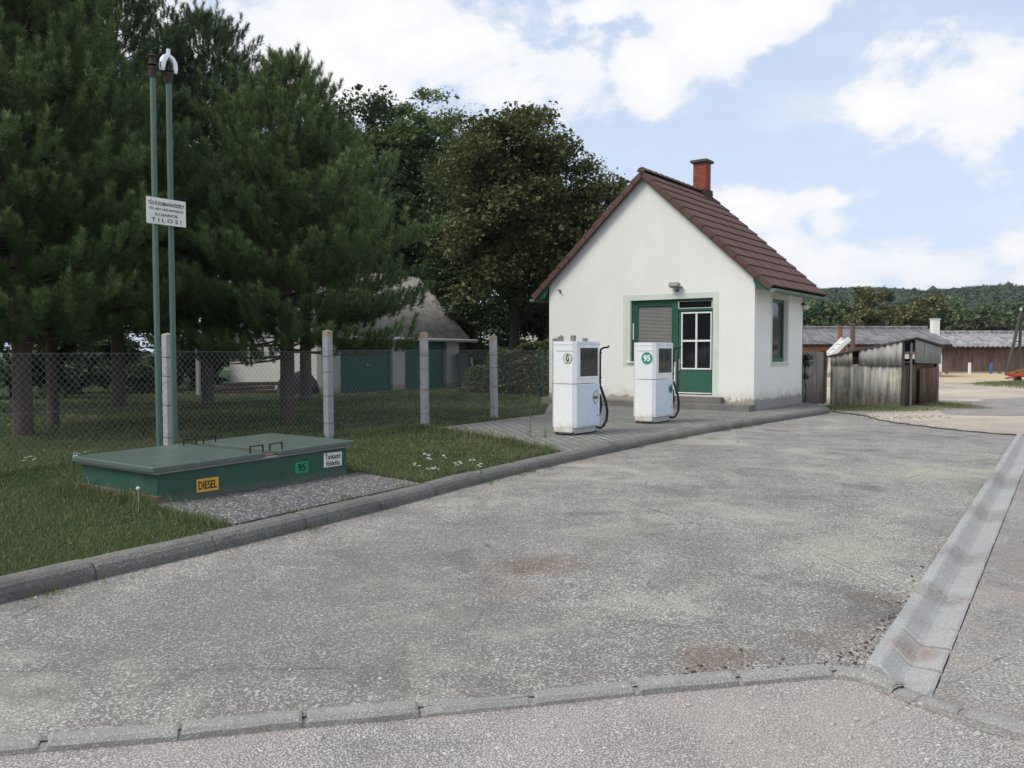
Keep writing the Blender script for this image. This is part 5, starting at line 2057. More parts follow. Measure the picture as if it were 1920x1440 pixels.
b_ = px(790, 41.5)
broadleaf('oak_tree', 'tall upright green tree with a pointed crown right behind the garage', b_, 10.5, .24,
          scaled([(0, 0, 6.6, 2.0, 2.0, 3.6), (.1, -.2, 9.4, 1.25, 1.3, 1.9), (-.9, 0, 5.0, 1.8, 1.7, 2.8), (1.2, 0, 4.6, 1.5, 1.7, 2.6)], 1.26), 1700, 56, .098, 'oak_leaf', 21, GT)
b_ = px(962, 31.5)
broadleaf('walnut_tree', 'brownish green walnut tree in the middle of the leafy trees', b_, 6.5, .19,
          scaled([(-.2, 0, 6.4, 2.05, 2.0, 2.4), (.5, .2, 7.8, 1.7, 1.6, 1.7), (-.6, -.2, 4.3, 1.6, 1.7, 2.0), (1.0, 0, 4.6, 1.6, 1.6, 2.2), (-1.0, 0, 7.4, 1.2, 1.2, 1.5)], 1.12), 1350, 50, .084, 'walnut_leaf', 22, GT)
b_ = px(1078, 32)
broadleaf('walnut_tree', 'ragged walnut tree with open twigs beside the left roof edge of the house', b_, 6.2, .18,
          scaled([(-.2, 0, 6.2, 1.5, 1.6, 2.3), (.5, 0, 5.6, 1.35, 1.5, 2.0), (-.9, 0, 7.2, 1.2, 1.2, 1.6), (0, 0, 3.8, 1.6, 1.6, 1.8), (.9, .1, 6.4, .8, 1, 1.2)], 1.12), 720, 46, .082, 'walnut_leaf', 23, GT)
b_ = px(585, 38)
broadleaf('oak_tree', 'thin dark oak with sparse twiggy top above the bushy pine', b_, 11.5, .22,
          [(0, 0, 9.6, 2.6, 2.2, 3.2), (-.8, 0, 11.6, 1.4, 1.4, 1.9), (1.8, 0, 8.6, 2.0, 2.0, 2.6), (0, 0, 5.5, 2.6, 2.4, 3.0)], 560, 40, .085, 'dark_leaf', 24, GT, spread=.5)
b_ = px(690, 41.5)
broadleaf('oak_tree', 'dark oak between the bushy pine and the pointed green tree', b_, 10.0, .22,
          scaled([(0, 0, 7.8, 1.9, 2, 3.0), (-.4, 0, 9.4, 1.2, 1.2, 1.6), (0, 0, 4.6, 2.2, 2.2, 2.8)], 1.27), 900, 46, .10, 'dark_leaf', 25, GT, spread=.48)
b_ = px(462, 44)
broadleaf('oak_tree', 'yellowish green tree top showing right of the tall dark pine', b_, 11.5, .22,
          [(0, 0, 12.0, 2.2, 2.2, 2.8), (-.5, 0, 8.6, 2.6, 2.6, 3.4), (.4, 0, 5.0, 2.6, 2.4, 3)], 380, 34, .12, 'far_olive', 26, GT, spread=.55)
b_ = px(880, 37)
broadleaf('oak_tree', 'dark green tree filling the gap behind the pointed tree and walnut', b_, 7.5, .20,
          [(0, 0, 6.6, 2.2, 2.2, 3.4), (0, 0, 3.2, 2.4, 2.2, 2.4), (.2, 0, 9.6, 1.1, 1.1, 1.6)], 760, 46, .09, 'dark_leaf', 27, GT, spread=.5)
b_ = px(1020, 36)
broadleaf('oak_tree', 'dark low tree with a bare trunk left of the house wall', b_, 5.5, .22,
          [(0, 0, 5.2, 2.2, 2.0, 2.6), (.9, 0, 3.6, 1.6, 1.6, 1.4), (-1.2, 0, 3.3, 1.8, 1.6, 1.8)], 460, 44, .09, 'dark_leaf', 28, GT, spread=.5)
b_ = px(330, 40)
broadleaf('oak_tree', 'dark tree far behind the tall pines at left', b_, 7, .22, [(0, 0, 6, 3.4, 2.4, 3.6), (-2, 0, 4, 2.6, 2, 3)], 600, 44, .14, 'dark_leaf', 29, GT, spread=.6)
b_ = px(60, 36)
broadleaf('oak_tree', 'dark tree far behind the pale trunked pine at the left edge', b_, 7, .22, [(0, 0, 6, 3.4, 2.4, 3.6), (1.5, 0, 3.2, 2.6, 2, 2.8)], 600, 44, .14, 'dark_leaf', 30, GT, spread=.6)

for i, (x, D, w, h, lab) in enumerate([(905, 40, 2.0, 2.6, 'dark shrub filling the gap behind the low bright hedge'), (985, 39, 1.9, 2.2, 'dark shrub behind the clipped hedge beside the house')]):
    broadleaf('shrub', lab, px(x, D), 1.2, .05, [(0, 0, h * .5, w, .8, h * .55), (-w * .4, 0, h * .4, w * .6, .7, h * .5)], 200, 44, .095, 'dark_leaf', 90 + i, 'dark shrubs behind the hedge', spread=.26, cat='shrub', branches=8)

# shrubs in the shade under the pines
for i, (x, D, w, h, lab) in enumerate([(20, 26, 2.8, 2.3, 'dark shrub at the left edge beyond the wire fence'), (150, 29, 2.8, 2.4, 'dark shrub in shade behind the slim trunk at left'),
                                       (265, 31, 2.6, 2.3, 'dark shrub behind the vent pipes, in shade'), (385, 33, 2.2, 2.2, 'dark shrub left of the white garage wall')]):
    broadleaf('shrub', lab, px(x, D), .7, .04, [(0, 0, h * .5, w, .8, h * .6), (w * .5, 0, h * .4, w * .6, .7, h * .5)], 260, 44, .075, 'dark_leaf', 60 + i, 'dark shrubs under the pines', spread=.22, cat='shrub', branches=8)


def hedge(label, a, b, w, h, seed, n):
    rng = np.random.default_rng(seed)
    a, b = np.array(a), np.array(b)
    d = (b - a) / np.linalg.norm(b - a)
    L = np.linalg.norm(b - a)
    nn = np.array([d[1], -d[0]])
    s = rng.uniform(-.1, L + .1, n)
    fce = rng.random(n)
    hh = h * (1 + .10 * np.sin(s * 2.1 + seed) + .05 * np.sin(s * 5.3)) * (1 - np.exp(-np.clip(s + .15, 0, 9) * 4)) ** .5
    v = rng.random(n) ** .8
    front = fce < .6
    bul = .10 * np.sin(s * 3.1) + .08 * np.sin(s * 7 + v * 6)
    z = np.where(front, v * hh, hh)
    o_ = np.where(front, w / 2 + bul - .25 * v ** 3 * w, rng.uniform(-w / 2, w / 2, n) * .85)
    z = z + rng.normal(0, .05, n)
    P = np.c_[d[0] * s + nn[0] * (o_ + rng.normal(0, .05, n)), d[1] * s + nn[1] * (o_ + rng.normal(0, .05, n)), z]
    t = thing('hedge', label, 'hedge', (a[0], a[1], .06))
    V, F = leaf_cards(P, .052, rng, .6, 1.3)
    tint = np.clip(rng.random(n) * .8 + .12 * np.sin(s * 4) * np.sin(z * 6), 0, 1.2)
    np_mesh('foliage', V, F, 'hedge_leaf', t, np.repeat(tint, 2))
    core = MB()
    M = Matrix.Rotation(math.atan2(d[1], d[0]), 4, 'Z')
    core.box(.08, L - .05, -w * .36, w * .36, 0, h * .84, .12, M, 3)
    core.build('branch_core', 'bark_dark', t)


hedge('clipped ivy hedge with brownish leaves left of the white house', (-.70, 29.4), (2.25, 27.6), 1.0, 1.62, 3, 16000)
hedge('low bright ivy hedge beside the leaning boards at the garage', (-1.45, 30.0), (-.78, 29.5), .8, 1.0, 4, 4500)


def far_house():
    t = thing('far_house', 'pale house glimpsed through the trees left of the station house', 'house', (1.0, 66, 0))
    w = MB()
    w.add([(-4, 0, 0), (4, 0, 0), (4, 0, 3.0), (0, 0, 5.2), (-4, 0, 3.0), (-4, 7, 0), (4, 7, 0), (4, 7, 3.0), (0, 7, 5.2), (-4, 7, 3.0)], [(0, 1, 2, 3, 4), (5, 6, 7, 8, 9), (0, 4, 9, 5), (1, 2, 7, 6)])
    w.build('wall', 'house_plaster', t)
    MB().add([(-4.4, -.3, 2.8), (0, -.3, 5.3), (0, 7.3, 5.3), (-4.4, 7.3, 2.8), (4.4, -.3, 2.8), (4.4, 7.3, 2.8)], [(0, 1, 2, 3), (1, 4, 5, 2)]).build('roof', 'garage_sheet', t)
    for x in (-2.2, 1.4):
        MB().box(x, x + .9, -.05, -.002, 1.0, 2.2, .01).build('window', 'pane_glass', t)


far_house()


# ------------------------------------------------------------------ corrugated hut and sheet fence
def hut():
    A = Vector((10.98, 24.0, 0))
    t = thing('corrugated_hut', 'patched grey corrugated hut with lichen stains and an open dark side', 'hut', A)
    B = Vector((-1.58, 1.15, 0))
    Cc = Vector((2.30, 2.62, 0))
    Dd = B + Cc
    zB, zA, zC, zP = 1.40, 1.86, 1.70, 1.93
    up = Vector((0, 0, 1))
    d = B.normalized()
    nrm = Vector((d.y, -d.x, 0))
    if nrm.y > 0:
        nrm = -nrm
    L = B.length

    def side_sheet(s0, s1, zb, zt0, zt1, off, mat, name, amp=.020, pitch=.17):
        """wall sheet between s0,s1 (from A towards B) with a sloping top"""
        mb = MB()
        m_ = max(10, int((s1 - s0) / pitch * 7))
        vs, fs = [], []
        for sd in (0, 1):
            for i in range(m_ + 1):
                f = i / m_
                s = s0 + (s1 - s0) * f
                w_ = math.sin(s / pitch * 2 * math.pi) * amp
                for z in (zb, zt0 + (zt1 - zt0) * f):
                    p = d * s + nrm * (off + w_ - sd * .012) + up * z
                    vs.append(p)
        o_ = 2 * (m_ + 1)
        for sd in (0, 1):
            for i in range(m_):
                k = sd * o_ + 2 * i
                fs.append((k, k + 2, k + 3, k + 1))
        for i in range(m_):
            fs.append((2 * i, 2 * i + 2, o_ + 2 * i + 2, o_ + 2 * i))
            fs.append((2 * i + 1, 2 * i + 3, o_ + 2 * i + 3, o_ + 2 * i + 1))
        mb.add(vs, fs, True)
        return mb.build(name, mat, t)
    zt = lambda s: zA + (zB - zA) * s / L - .03
    w1 = side_sheet(.02, .98, -.05, 1.17, 1.165, 0.012, 'hut_sheet', 'wall_sheet')
    side_sheet(.94, L, -.05, 1.16, 1.155, .036, 'hut_sheet', 'wall_sheet')
    side_sheet(.0, 1.16, 1.14, zt(0), zt(1.16), .060, 'hut_grey_sheet', 'wall_sheet')
    side_sheet(1.34, L, 1.14, zt(1.34), zt(L), .060, 'hut_sheet', 'wall_sheet')
    for s in (.18, .52, .86, 1.2, 1.5, 1.8):
        for z in (.32, 1.185):
            MB().lathe([(0, -.012), (.024, -.01), (.026, .0), (.0, .02)], 8, tuple(d * s + nrm * .085 + up * z)).build('bolt', 'rusty_iron', w1)
    # posts
    pm = MB()
    e = Cc.normalized()
    for s, h in ((.04, zA), (.75, 1.82), (Cc.length - .05, zC)):
        p = e * s
        pm2 = MB().box(p.x - .035, p.x + .035, p.y - .035, p.y + .035, -.05, h - .03, .006)
        pm2.build('post', 'grey_metal' if s > .5 else 'pole_wood', t)
    rl = MB()
    for z in (1.22, 1.5):
        rl.tube([e * 0.05 + up * z, e * .8 + up * (z + .02)], .014, 6)
    rl.build('rail', 'grey_metal', t)
    # hanging sheet on the open side, and brown back sheets
    n2 = Vector((e.y, -e.x, 0))

    def sheet2(s0, s1, zb0, zb1, zt0, zt1, base, off, mat, name):
        mb = MB()
        q0, q1 = base + e * s0 + n2 * off, base + e * s1 + n2 * off
        m_ = int((s1 - s0) / .17 * 7)
        vs, fs = [], []
        for sd in (0, 1):
            for i in range(m_ + 1):
                f = i / m_
                p = q0.lerp(q1, f) + n2 * (math.sin(f * (s1 - s0) / .17 * 2 * math.pi) * .02 - sd * .012)
                vs += [p + up * (zb0 + (zb1 - zb0) * f), p + up * (zt0 + (zt1 - zt0) * f)]
        o_ = 2 * (m_ + 1)
        for sd in (0, 1):
            for i in range(m_):
                k = sd * o_ + 2 * i
                fs.append((k, k + 2, k + 3, k + 1))
        for i in range(m_):
            fs.append((2 * i, 2 * i + 2, o_ + 2 * i + 2, o_ + 2 * i))
        mb.add(vs, fs, True)
        return mb.build(name, mat, t)
    sheet2(.95, Cc.length + .1, 1.20, 1.15, zP - .05, zC - .05, Vector((0, 0, 0)), .06, 'hut_grey_sheet', 'hanging_sheet')
    sheet2(1.55, Cc.length, -.05, -.05, 1.02, 1.05, Vector((0, 0, 0)), .03, 'hut_brown', 'side_sheet')
    sheet2(.1, Cc.length, -.05, -.05, 1.15, 1.15, Vector((0, 0, 0)) + B * .05, 0, 'hut_brown', 'inner_sheet')
    sheet2(.1, Cc.length, -.05, -.05, zB - .06, zB - .06, B, 0, 'hut_sheet', 'back_sheet')
    # far end
    fe = MB()
    wave_sheet(fe, Cc + up * -.05, B, up * 1.35, 12, .02, .17, e)
    fe.build('end_sheet', 'hut_brown', t)
    # roof
    ro = MB()
    o1 = -e * .12 - d * .10
    a_, b2, c_, d2 = Vector((0, 0, zA + .03)) - e * .1 - d * .16, B + up * (zB + .0) - e * .1 + d * .12, Cc + up * (zC + .03) + e * .12 - d * .16, Dd + up * (zB - .1) + e * .12 + d * .12
    mid0 = a_.lerp(c_, .24) + up * .10
    mid1 = b2.lerp(d2, .24) + up * .03
    vs = []
    for q in (a_, mid0, c_, b2, mid1, d2):
        vs.append(q)
    for q in (a_, mid0, c_, b2, mid1, d2):
        vs.append(q - up * .035)
    ro.add(vs, [(0, 1, 4, 3), (1, 2, 5, 4), (6, 7, 10, 9), (7, 8, 11, 10), (0, 1, 7, 6), (1, 2, 8, 7), (3, 4, 10, 9), (4, 5, 11, 10), (0, 3, 9, 6), (2, 5, 11, 8)])
    ro.build('roof', 'grey_board', t)


hut()


def sheet_fence():
    a, b = Vector((8.02, 23.55, 0)), Vector((9.25, 25.15, 0))
    t = thing('sheet_fence', 'grey corrugated sheet fence with a rusty post between the house and the hut', 'fence', a)
    L = b - a
    mb = MB()
    wave_sheet(mb, (0, 0, .02), L * .86, (0, 0, 1.50), 20, .018, .17, (L.y, -L.x, 0))
    mb.build('panel', 'fence_sheet', t)
    p = L * .89
    po = MB().box(p.x - .04, p.x + .04, p.y - .04, p.y + .04, 0, 1.10, .006)
    po.box(p.x - .07, p.x + .07, p.y - .05, p.y + .05, 1.0, 1.56, .01)
    po.build('fence_post', 'rusty_iron', t)
    p = L * .97
    mb = MB()
    wave_sheet(mb, (L.x * .92, L.y * .92, .02), L * .13, (0, 0, 1.42), 4, .018, .17, (L.y, -L.x, 0))
    mb.build('panel', 'fence_sheet', t)
    bw = MB()
    for z in (1.58, 1.66):
        bw.tube([Vector((0, 0, z)), L * .5 + Vector((0, 0, z - .04)), L * .95 + Vector((0, 0, z + .02))], .006, 4)
    for k in range(14):
        q = L * (k / 14)
        bw.tube([q + Vector((-.02, 0, 1.54)), q + Vector((.02, 0, 1.70))], .004, 4)
    bw.build('barbed_wire', 'rusty_iron', t)
    broadleaf('climbing_plant', 'dark climbing plant hanging at the house corner beside the sheet fence', (8.12, 23.62, .1), 1.0, .012,
              [(0, 0, 1.15, .16, .14, .45), (.05, .05, .75, .12, .12, .35)], 40, 26, .035, 'dark_leaf', 77, None, spread=.10, cat='plant', branches=5)


sheet_fence()


def leaning_chute():
    t = thing('loading_chute', 'white slatted loading chute tilted above the sheet fence', 'chute', (11.85, 32.0, 0))
    M = Matrix.Translation((.35, 0, 1.65)) @ Matrix.Rotation(-R(45), 4, 'Y')
    MB().box(-.48, .48, -.3, .3, -.03, .03, .005, M).build('bed', 'white_metal', t)
    for s in (-1, 1):
        MB().box(-.48, .48, s * .31 - .02, s * .31 + .02, -.05, .12, .005, M).build('side_board', 'white_metal', t)
    for q in (-.35, -.1, .15, .4):
        MB().box(q, q + .03, -.28, .28, .031, .05, .003, M).build('slat', 'grey_metal', t)
    for s in (-1, 1):
        MB().tube([M @ Vector((.3, s * .28, 0)), Vector((.75, s * .3, 0))], .03, 6).build('leg', 'grey_metal', t)
    MB().tube([M @ Vector((-.4, .2, 0)), Vector((-.05, .2, 0))], .03, 6).build('leg', 'grey_metal', t)


leaning_chute()


# ------------------------------------------------------------------ long sheds
def long_shed(label, p0, p1, depth, eave, ridge, wall_mat, roof_mat, skew, amp, band=None):
    p0, p1 = Vector((*p0, 0)), Vector((*p1, 0))
    t = thing('long_shed', label, 'shed', p0, 0, 'long low sheds across the yard')
    D = p1 - p0
    nn = Vector((-D.y, D.x, 0)).normalized()
    sk = D.normalized() * skew
    up = Vector((0, 0, 1))
    b1 = nn * depth + sk
    w = MB()
    z0 = band if band else -.1
    w.add([up * -.15 + Vector(), D + up * -.15, D + up * eave, up * eave, b1 * 1 + up * -.15, D + b1 + up * -.15, D + b1 + up * eave, b1 + up * eave, b1 * .5 + up * (ridge - .05), D + b1 * .5 + up * (ridge - .05)],
          [(0, 1, 2, 3), (4, 5, 6, 7), (0, 3, 8, 7, 4), (1, 2, 9, 6, 5)])
    wo = w.build('wall', wall_mat, t)
    dn = D.normalized()
    if band:
        q = MB()
        q.box(0.02, D.length - .02, -.03, -.003, -.1, band, 0, Matrix.Rotation(math.atan2(D.y, D.x), 4, 'Z'))
        q.build('lower_wall', 'house_plaster', wo)
    else:
        k = 0
        rn = random.Random(5)
        s = .3
        M = Matrix.Rotation(math.atan2(D.y, D.x), 4, 'Z')
        while s < D.length - 1:
            wd = rn.choice((2.3, 2.9, 3.4))
            MB().box(s, min(s + wd - .05, D.length - .1), -.05, -.004, .06, eave - .12, .006, M).build('door_panel', wall_mat, t)
            s += wd
        MB().box(0, D.length, -.06, -.002, -.1, .05, 0, M).build('base_strip', 'house_plinth', t)
    ro = MB()
    e = -nn * .45 - dn * .4
    down = (ridge - eave) / (depth / 2)
    a = e + up * (eave - .45 * down + .04)
    r0 = b1 * .5 + up * ridge - dn * .4
    wave_sheet(ro, a, D + dn * .8, r0 - a, 80, amp, .36, -nn * (ridge - eave) + up * depth / 2, 2, .03)
    a2 = b1 + nn * .45 - dn * .4 + up * (eave - .45 * down + .04)
    wave_sheet(ro, a2, D + dn * .8, r0 - a2, 80, .03, .36, nn * (ridge - eave) + up * depth / 2, 2, .03)
    rr = ro.build('roof', roof_mat, t)
    MB().tube([r0 + up * .03, r0 + up * .03 + D + dn * .8], .10, 8).build('ridge_cap', roof_mat, rr)
    fa = MB()
    fa.add([e + nn * .05 + up * (eave - .42 * down), e + nn * .05 + D + dn * .8 + up * (eave - .42 * down), e + nn * .05 + D + dn * .8 + up * (eave - .42 * down - .16), e + nn * .05 + up * (eave - .42 * down - .16)], [(0, 1, 2, 3)])
    fa.build('fascia', 'dark_iron', t)
    return t, rr


ts, rr = long_shed('long low brick shed with dark grey roof, nearer the house', (13.0, 52.0), (26.2, 52.0), 8, 2.05, 3.05, 'shed_brick', 'barn_sheet', 1.2, .012, 1.35)
ch = MB().box(13.75, 14.18, 2.3, 2.73, 2.4, 3.55, .01)
cho = ch.build('chimney', 'house_plaster', rr)
MB().box(13.71, 14.22, 2.26, 2.77, 3.551, 3.60, .005).build('chimney_cap', 'white_metal', cho)
for x, D, y0, mat, lab in ((1574, 49, 611, 'flue_brick', 'thin brick red flue pipe standing above the chute'), (1598, 49, 607, 'rusty_brown', 'thin brown rusty flue pipe right of the red flue')):
    b_ = px(x, D, 0)
    mb = MB().tube([(0, 0, 0), (0, 0, zy(y0, D) - .03)], .13, 10)
    mb.lathe([(.13, 0), (.16, .02), (.16, .10), (.12, .12)], 10, (0, 0, zy(y0, D) - .12))
    o_ = mb.build('flue_pipe', mat)
    o_.location = b_
    tag(o_, lab, 'flue', 'flue pipes before the brick shed')
long_shed('long brown boarded shed with pale corrugated roof, across the sandy yard', (31.0, 62.0), (66.0, 62.0), 8, 1.95, 2.98, 'barn_wall', 'pale_barn_sheet', 1.5, .045)

for x, y0, y1, mat, lab in ((1775, 680, 698, 'rusty_brown', 'thin brown stake before the brown shed'), (1818, 680, 698, 'white_metal', 'short white post before the brown shed'),
                            (1858, 681, 698, 'blue_paint', 'short blue post before the brown shed'), (1874, 682, 698, 'rusty_brown', 'rusty stake right of the blue post')):
    D = 60.0
    h = zy(y0, D)
    o_ = MB().box(-.09, .09, -.05, .05, -.1, h, .01).build('yard_post', mat)
    o_.location = px(x, D, 0)
    tag(o_, lab, 'post', 'posts before the brown shed')


def frame_pole():
    D = 56.0
    t = thing('utility_pole', 'leaning dark A shaped utility pole before the brown shed', 'utility pole', px(1905, D, 0))
    apex = Vector((.25, 0, zy(583, D)))
    MB().tube([Vector((-.62, 0, -.1)), apex], [.13, .08], 8).build('leg', 'pole_wood', t)
    MB().tube([Vector((.33, .3, -.1)), apex + Vector((.03, 0, -.05))], [.12, .08], 8).build('leg', 'pole_wood', t)
    MB().tube([Vector((-.1, .06, zy(640, D))), Vector((.30, .1, zy(640, D)))], .04, 6).build('cross_brace', 'pole_wood', t)
    ins = MB()
    ins.lathe([(0, 0), (.06, .01), (.07, .08), (.04, .15), (0, .17)], 8, (.25, 0, apex.z))
    ins.build('insulator', 'petal_white', t)


frame_pole()


def trailer():
    D = 41.0
    b = px(1937, D, -.05)
    t = thing('red_trailer', 'small red farm trailer at the right edge beside a pile of firewood', 'trailer', b, R(8))
    MB().box(-.85, 1.6, -.5, .6, .36, .44, .01).build('bed', 'red_paint', t)
    sd = MB().box(-.86, 1.6, -.53, -.50, .40, .49, .005)
    sd.build('side_board', 'red_paint', t)
    MB().box(-.89, -.86, -.5, .6, .40, .56, .005).build('end_board', 'red_paint', t)
    fr = MB().tube([(-.85, 0, .34), (-1.45, 0, .30)], .04, 6)
    fr.build('tow_bar', 'red_paint', t)
    for x in (-.3, 1.0):
        for y in (-.56, .62):
            w = MB()
            w.tube([(x, y - .06, .19), (x, y + .06, .19)], .19, 16)
            wo = w.build('wheel', 'hose_rubber', t)
            MB().tube([(x, y - .07, .19), (x, y + .07, .19)], .09, 10).build('rim', 'red_paint', wo)
    rng = np.random.default_rng(9)
    mb = MB()
    for k in range(260):
        x = rng.uniform(-.65, 1.6)
        zmx = 1.02 - .35 * abs(x - .5)
        p = Vector((b.x + x, b.y + rng.uniform(-.42, .5), .45 + rng.random() * max(.1, zmx - .5) - .05))
        dd = Vector((rng.normal(0, .35), rng.normal(0, 1), rng.normal(0, .25))).normalized() * .17
        mb.tube([p - dd, p + dd], rng.uniform(.03, .06), 6, True, False)
    tag(mb.build('firewood', 'cut_wood'), 'heaped split firewood lying on the red trailer', 'firewood', kind='stuff')
    o_ = MB().box(-.45, 1.2, -.2, .2, 0, .05, .004).build('pale_plank', 'white_metal')
    o_.location = (b.x + .2, b.y, 1.0)
    tag(o_, 'pale plank lying across the top of the firewood', 'plank')


trailer()


# ------------------------------------------------------------------ weedy patches of the yard
def patch(label, ctr, rx, ry, n, h, w, seed, top=-.055, mound=0.0):
    rng = np.random.default_rng(seed)
    a, r = rng.random(n) * 6.283, np.sqrt(rng.random(n)) * (1 + .22 * np.sin(rng.random(n) * 20))
    x, y = ctr[0] + np.cos(a) * r * rx, ctr[1] + np.sin(a) * r * ry
    hh = h * rng.lognormal(0, .4, n) * np.clip(1.25 - r, .15, 1)
    zz = top - .01 + mound * np.clip(1 - r * r, 0, 1)
    b = np.c_[x, y, zz]
    s = rng.normal(size=(n, 3)) * np.array([1, 1, .1])
    s /= np.linalg.norm(s, axis=1)[:, None]
    l = rng.normal(size=(n, 3)) * .45
    l[:, 2] = 1
    V = np.stack([b - s * w / 2, b + s * w / 2, b + l * hh[:, None]], 1).reshape(-1, 3)
    o_ = np_mesh('weeds', V, np.arange(3 * n).reshape(-1, 3), 'grass_blade', None, np.where(rng.random(n) < .16, 1.1, rng.random(n) * .9))
    return tag(o_, label, 'weeds', kind='stuff')


patch('green weeds at the foot of the corrugated hut and sheet fence', (9.9, 23.6), 2.3, 1.35, 9000, .085, .012, 1)
patch('green weeds beside the open side of the corrugated hut', (12.7, 24.9), 1.0, 1.7, 4000, .10, .014, 2)
patch('weedy grass mound around the red trailer', (24.6, 38.5), 3.0, 5.0, 12000, .14, .03, 3, -.06, .12)
patch('thin weeds in the shade along the concrete edge of the yard', (8.6, 21.2), .6, 1.0, 900, .05, .010, 4)
_wt = [(10.9, 21.6), (12.2, 20.9), (14.0, 21.2), (17, 23.0), (20.5, 24.8), (25, 27.0), (30, 29), (30, 33), (22, 30.6), (16.5, 28.6), (13.6, 26.0), (11.9, 23.8), (10.9, 21.6)]
_rw = random.Random(6)
sheet('worn_track', [(q.x + _rw.uniform(-.16, .16), q.y + _rw.uniform(-.22, .22)) for q in smooth_line(_wt, .4)[:-1]], -.051, 'side_concrete')

cb = smooth_line([(8.15, 21.75), (8.35, 20.2), (8.2, 18.6), (8.55, 16.9), (9.1, 15.75), (10.2, 14.9)], .15)
o_ = MB().tube([(p_.x, p_.y, .012 + .006 * math.sin(i * 1.7)) for i, p_ in enumerate(cb)], .014, 6).build('ground_cable', 'cable_rubber')
tag(o_, 'thin dark cable lying along the far edge of the forecourt', 'cable')


# ------------------------------------------------------------------ flowers and weeds
def yarrow(x, y, h, seed, label, first=None):
    rn = random.Random(seed)
    t = thing('yarrow_plant', label, 'wildflower', (x, y, PZ - .02), rn.uniform(0, 6), 'white yarrow in the lawn')
    st = MB()
    fl = MB()
    for k in range(rn.randint(3, 5)):
        a, r = rn.uniform(0, 6.28), rn.uniform(.01, .07)
        q = Vector((math.cos(a) * r, math.sin(a) * r, h * rn.uniform(.75, 1.05)))
        st.tube([(q.x * .2, q.y * .2, 0), (q.x * .5, q.y * .5, q.z * .5), q], [.003, .0025, .002], 4)
        for j in range(8):
            b2, r2 = rn.uniform(0, 6.28), rn.uniform(0, .026)
            c_ = q + Vector((math.cos(b2) * r2, math.sin(b2) * r2, rn.uniform(0, .008)))
            fl.lathe([(0, -.002), (.006, 0), (.0065, .003), (0, .006)], 5, c_)
    st.build('stem', 'weed_stem', t)
    fl.build('flower_head', 'petal_white', t)


for i, (x, y, h) in enumerate([(-1.05, 10.45, .20), (-.96, 10.1, .19), (-.84, 10.3, .19), (-.62, 9.85, .16), (-1.12, 9.95, .13), (-.92, 9.7, .12), (-.5, 10.3, .15), (-.36, 10.0, .12)]):
    yarrow(x, y, h, i, 'white yarrow flowering in the lawn between the green box and the paving')
for i, (x, y, h) in enumerate([(-5.85, 10.3, .16), (-5.1, 9.95, .22), (-6.0, 9.6, .12), (-5.55, 10.9, .14)]):
    yarrow(x, y, h, 20 + i, 'white yarrow flowering in the grass left of the green box')

t = thing('dandelion', 'pale dandelion clock on a short stalk at the near corner of the green box', 'wildflower', (-3.36, 7.62, PZ - .02))
MB().tube([(0, 0, 0), (.006, 0, .1), (0, .004, .20)], .004, 5).build('stem', 'pale_board', t)
MB().lathe([(0, -.018), (.012, -.013), (.018, 0), (.012, .013), (0, .018)], 10, (0, .004, .215)).build('seed_head', 'petal_white', t)
for i, (x, y, h, lab) in enumerate([(.30, 14.2, .62, 'tall thin dry weed stalk at the paving edge left of the G pump'), (.55, 14.1, .42, 'shorter thin weed stalk just left of the G pump')]):
    t = thing('weed_stalk', lab, 'weed', (x, y, PZ - .02), i, 'weed stalks at the paving edge')
    rn = random.Random(40 + i)
    MB().tube([(0, 0, 0), (.01, .01, h * .5), (.03, 0, h)], [.006, .004, .002], 5).build('stem', 'weed_stem', t)
    rng = np.random.default_rng(40 + i)
    P = np.c_[rng.normal(0, .035, 40), rng.normal(0, .035, 40), np.abs(rng.normal(0, h * .18, 40)) + .02]
    V, F = leaf_cards(P, .016, rng)
    np_mesh('leaves', V, F, 'oak_leaf', t, np.full(len(F), .4))


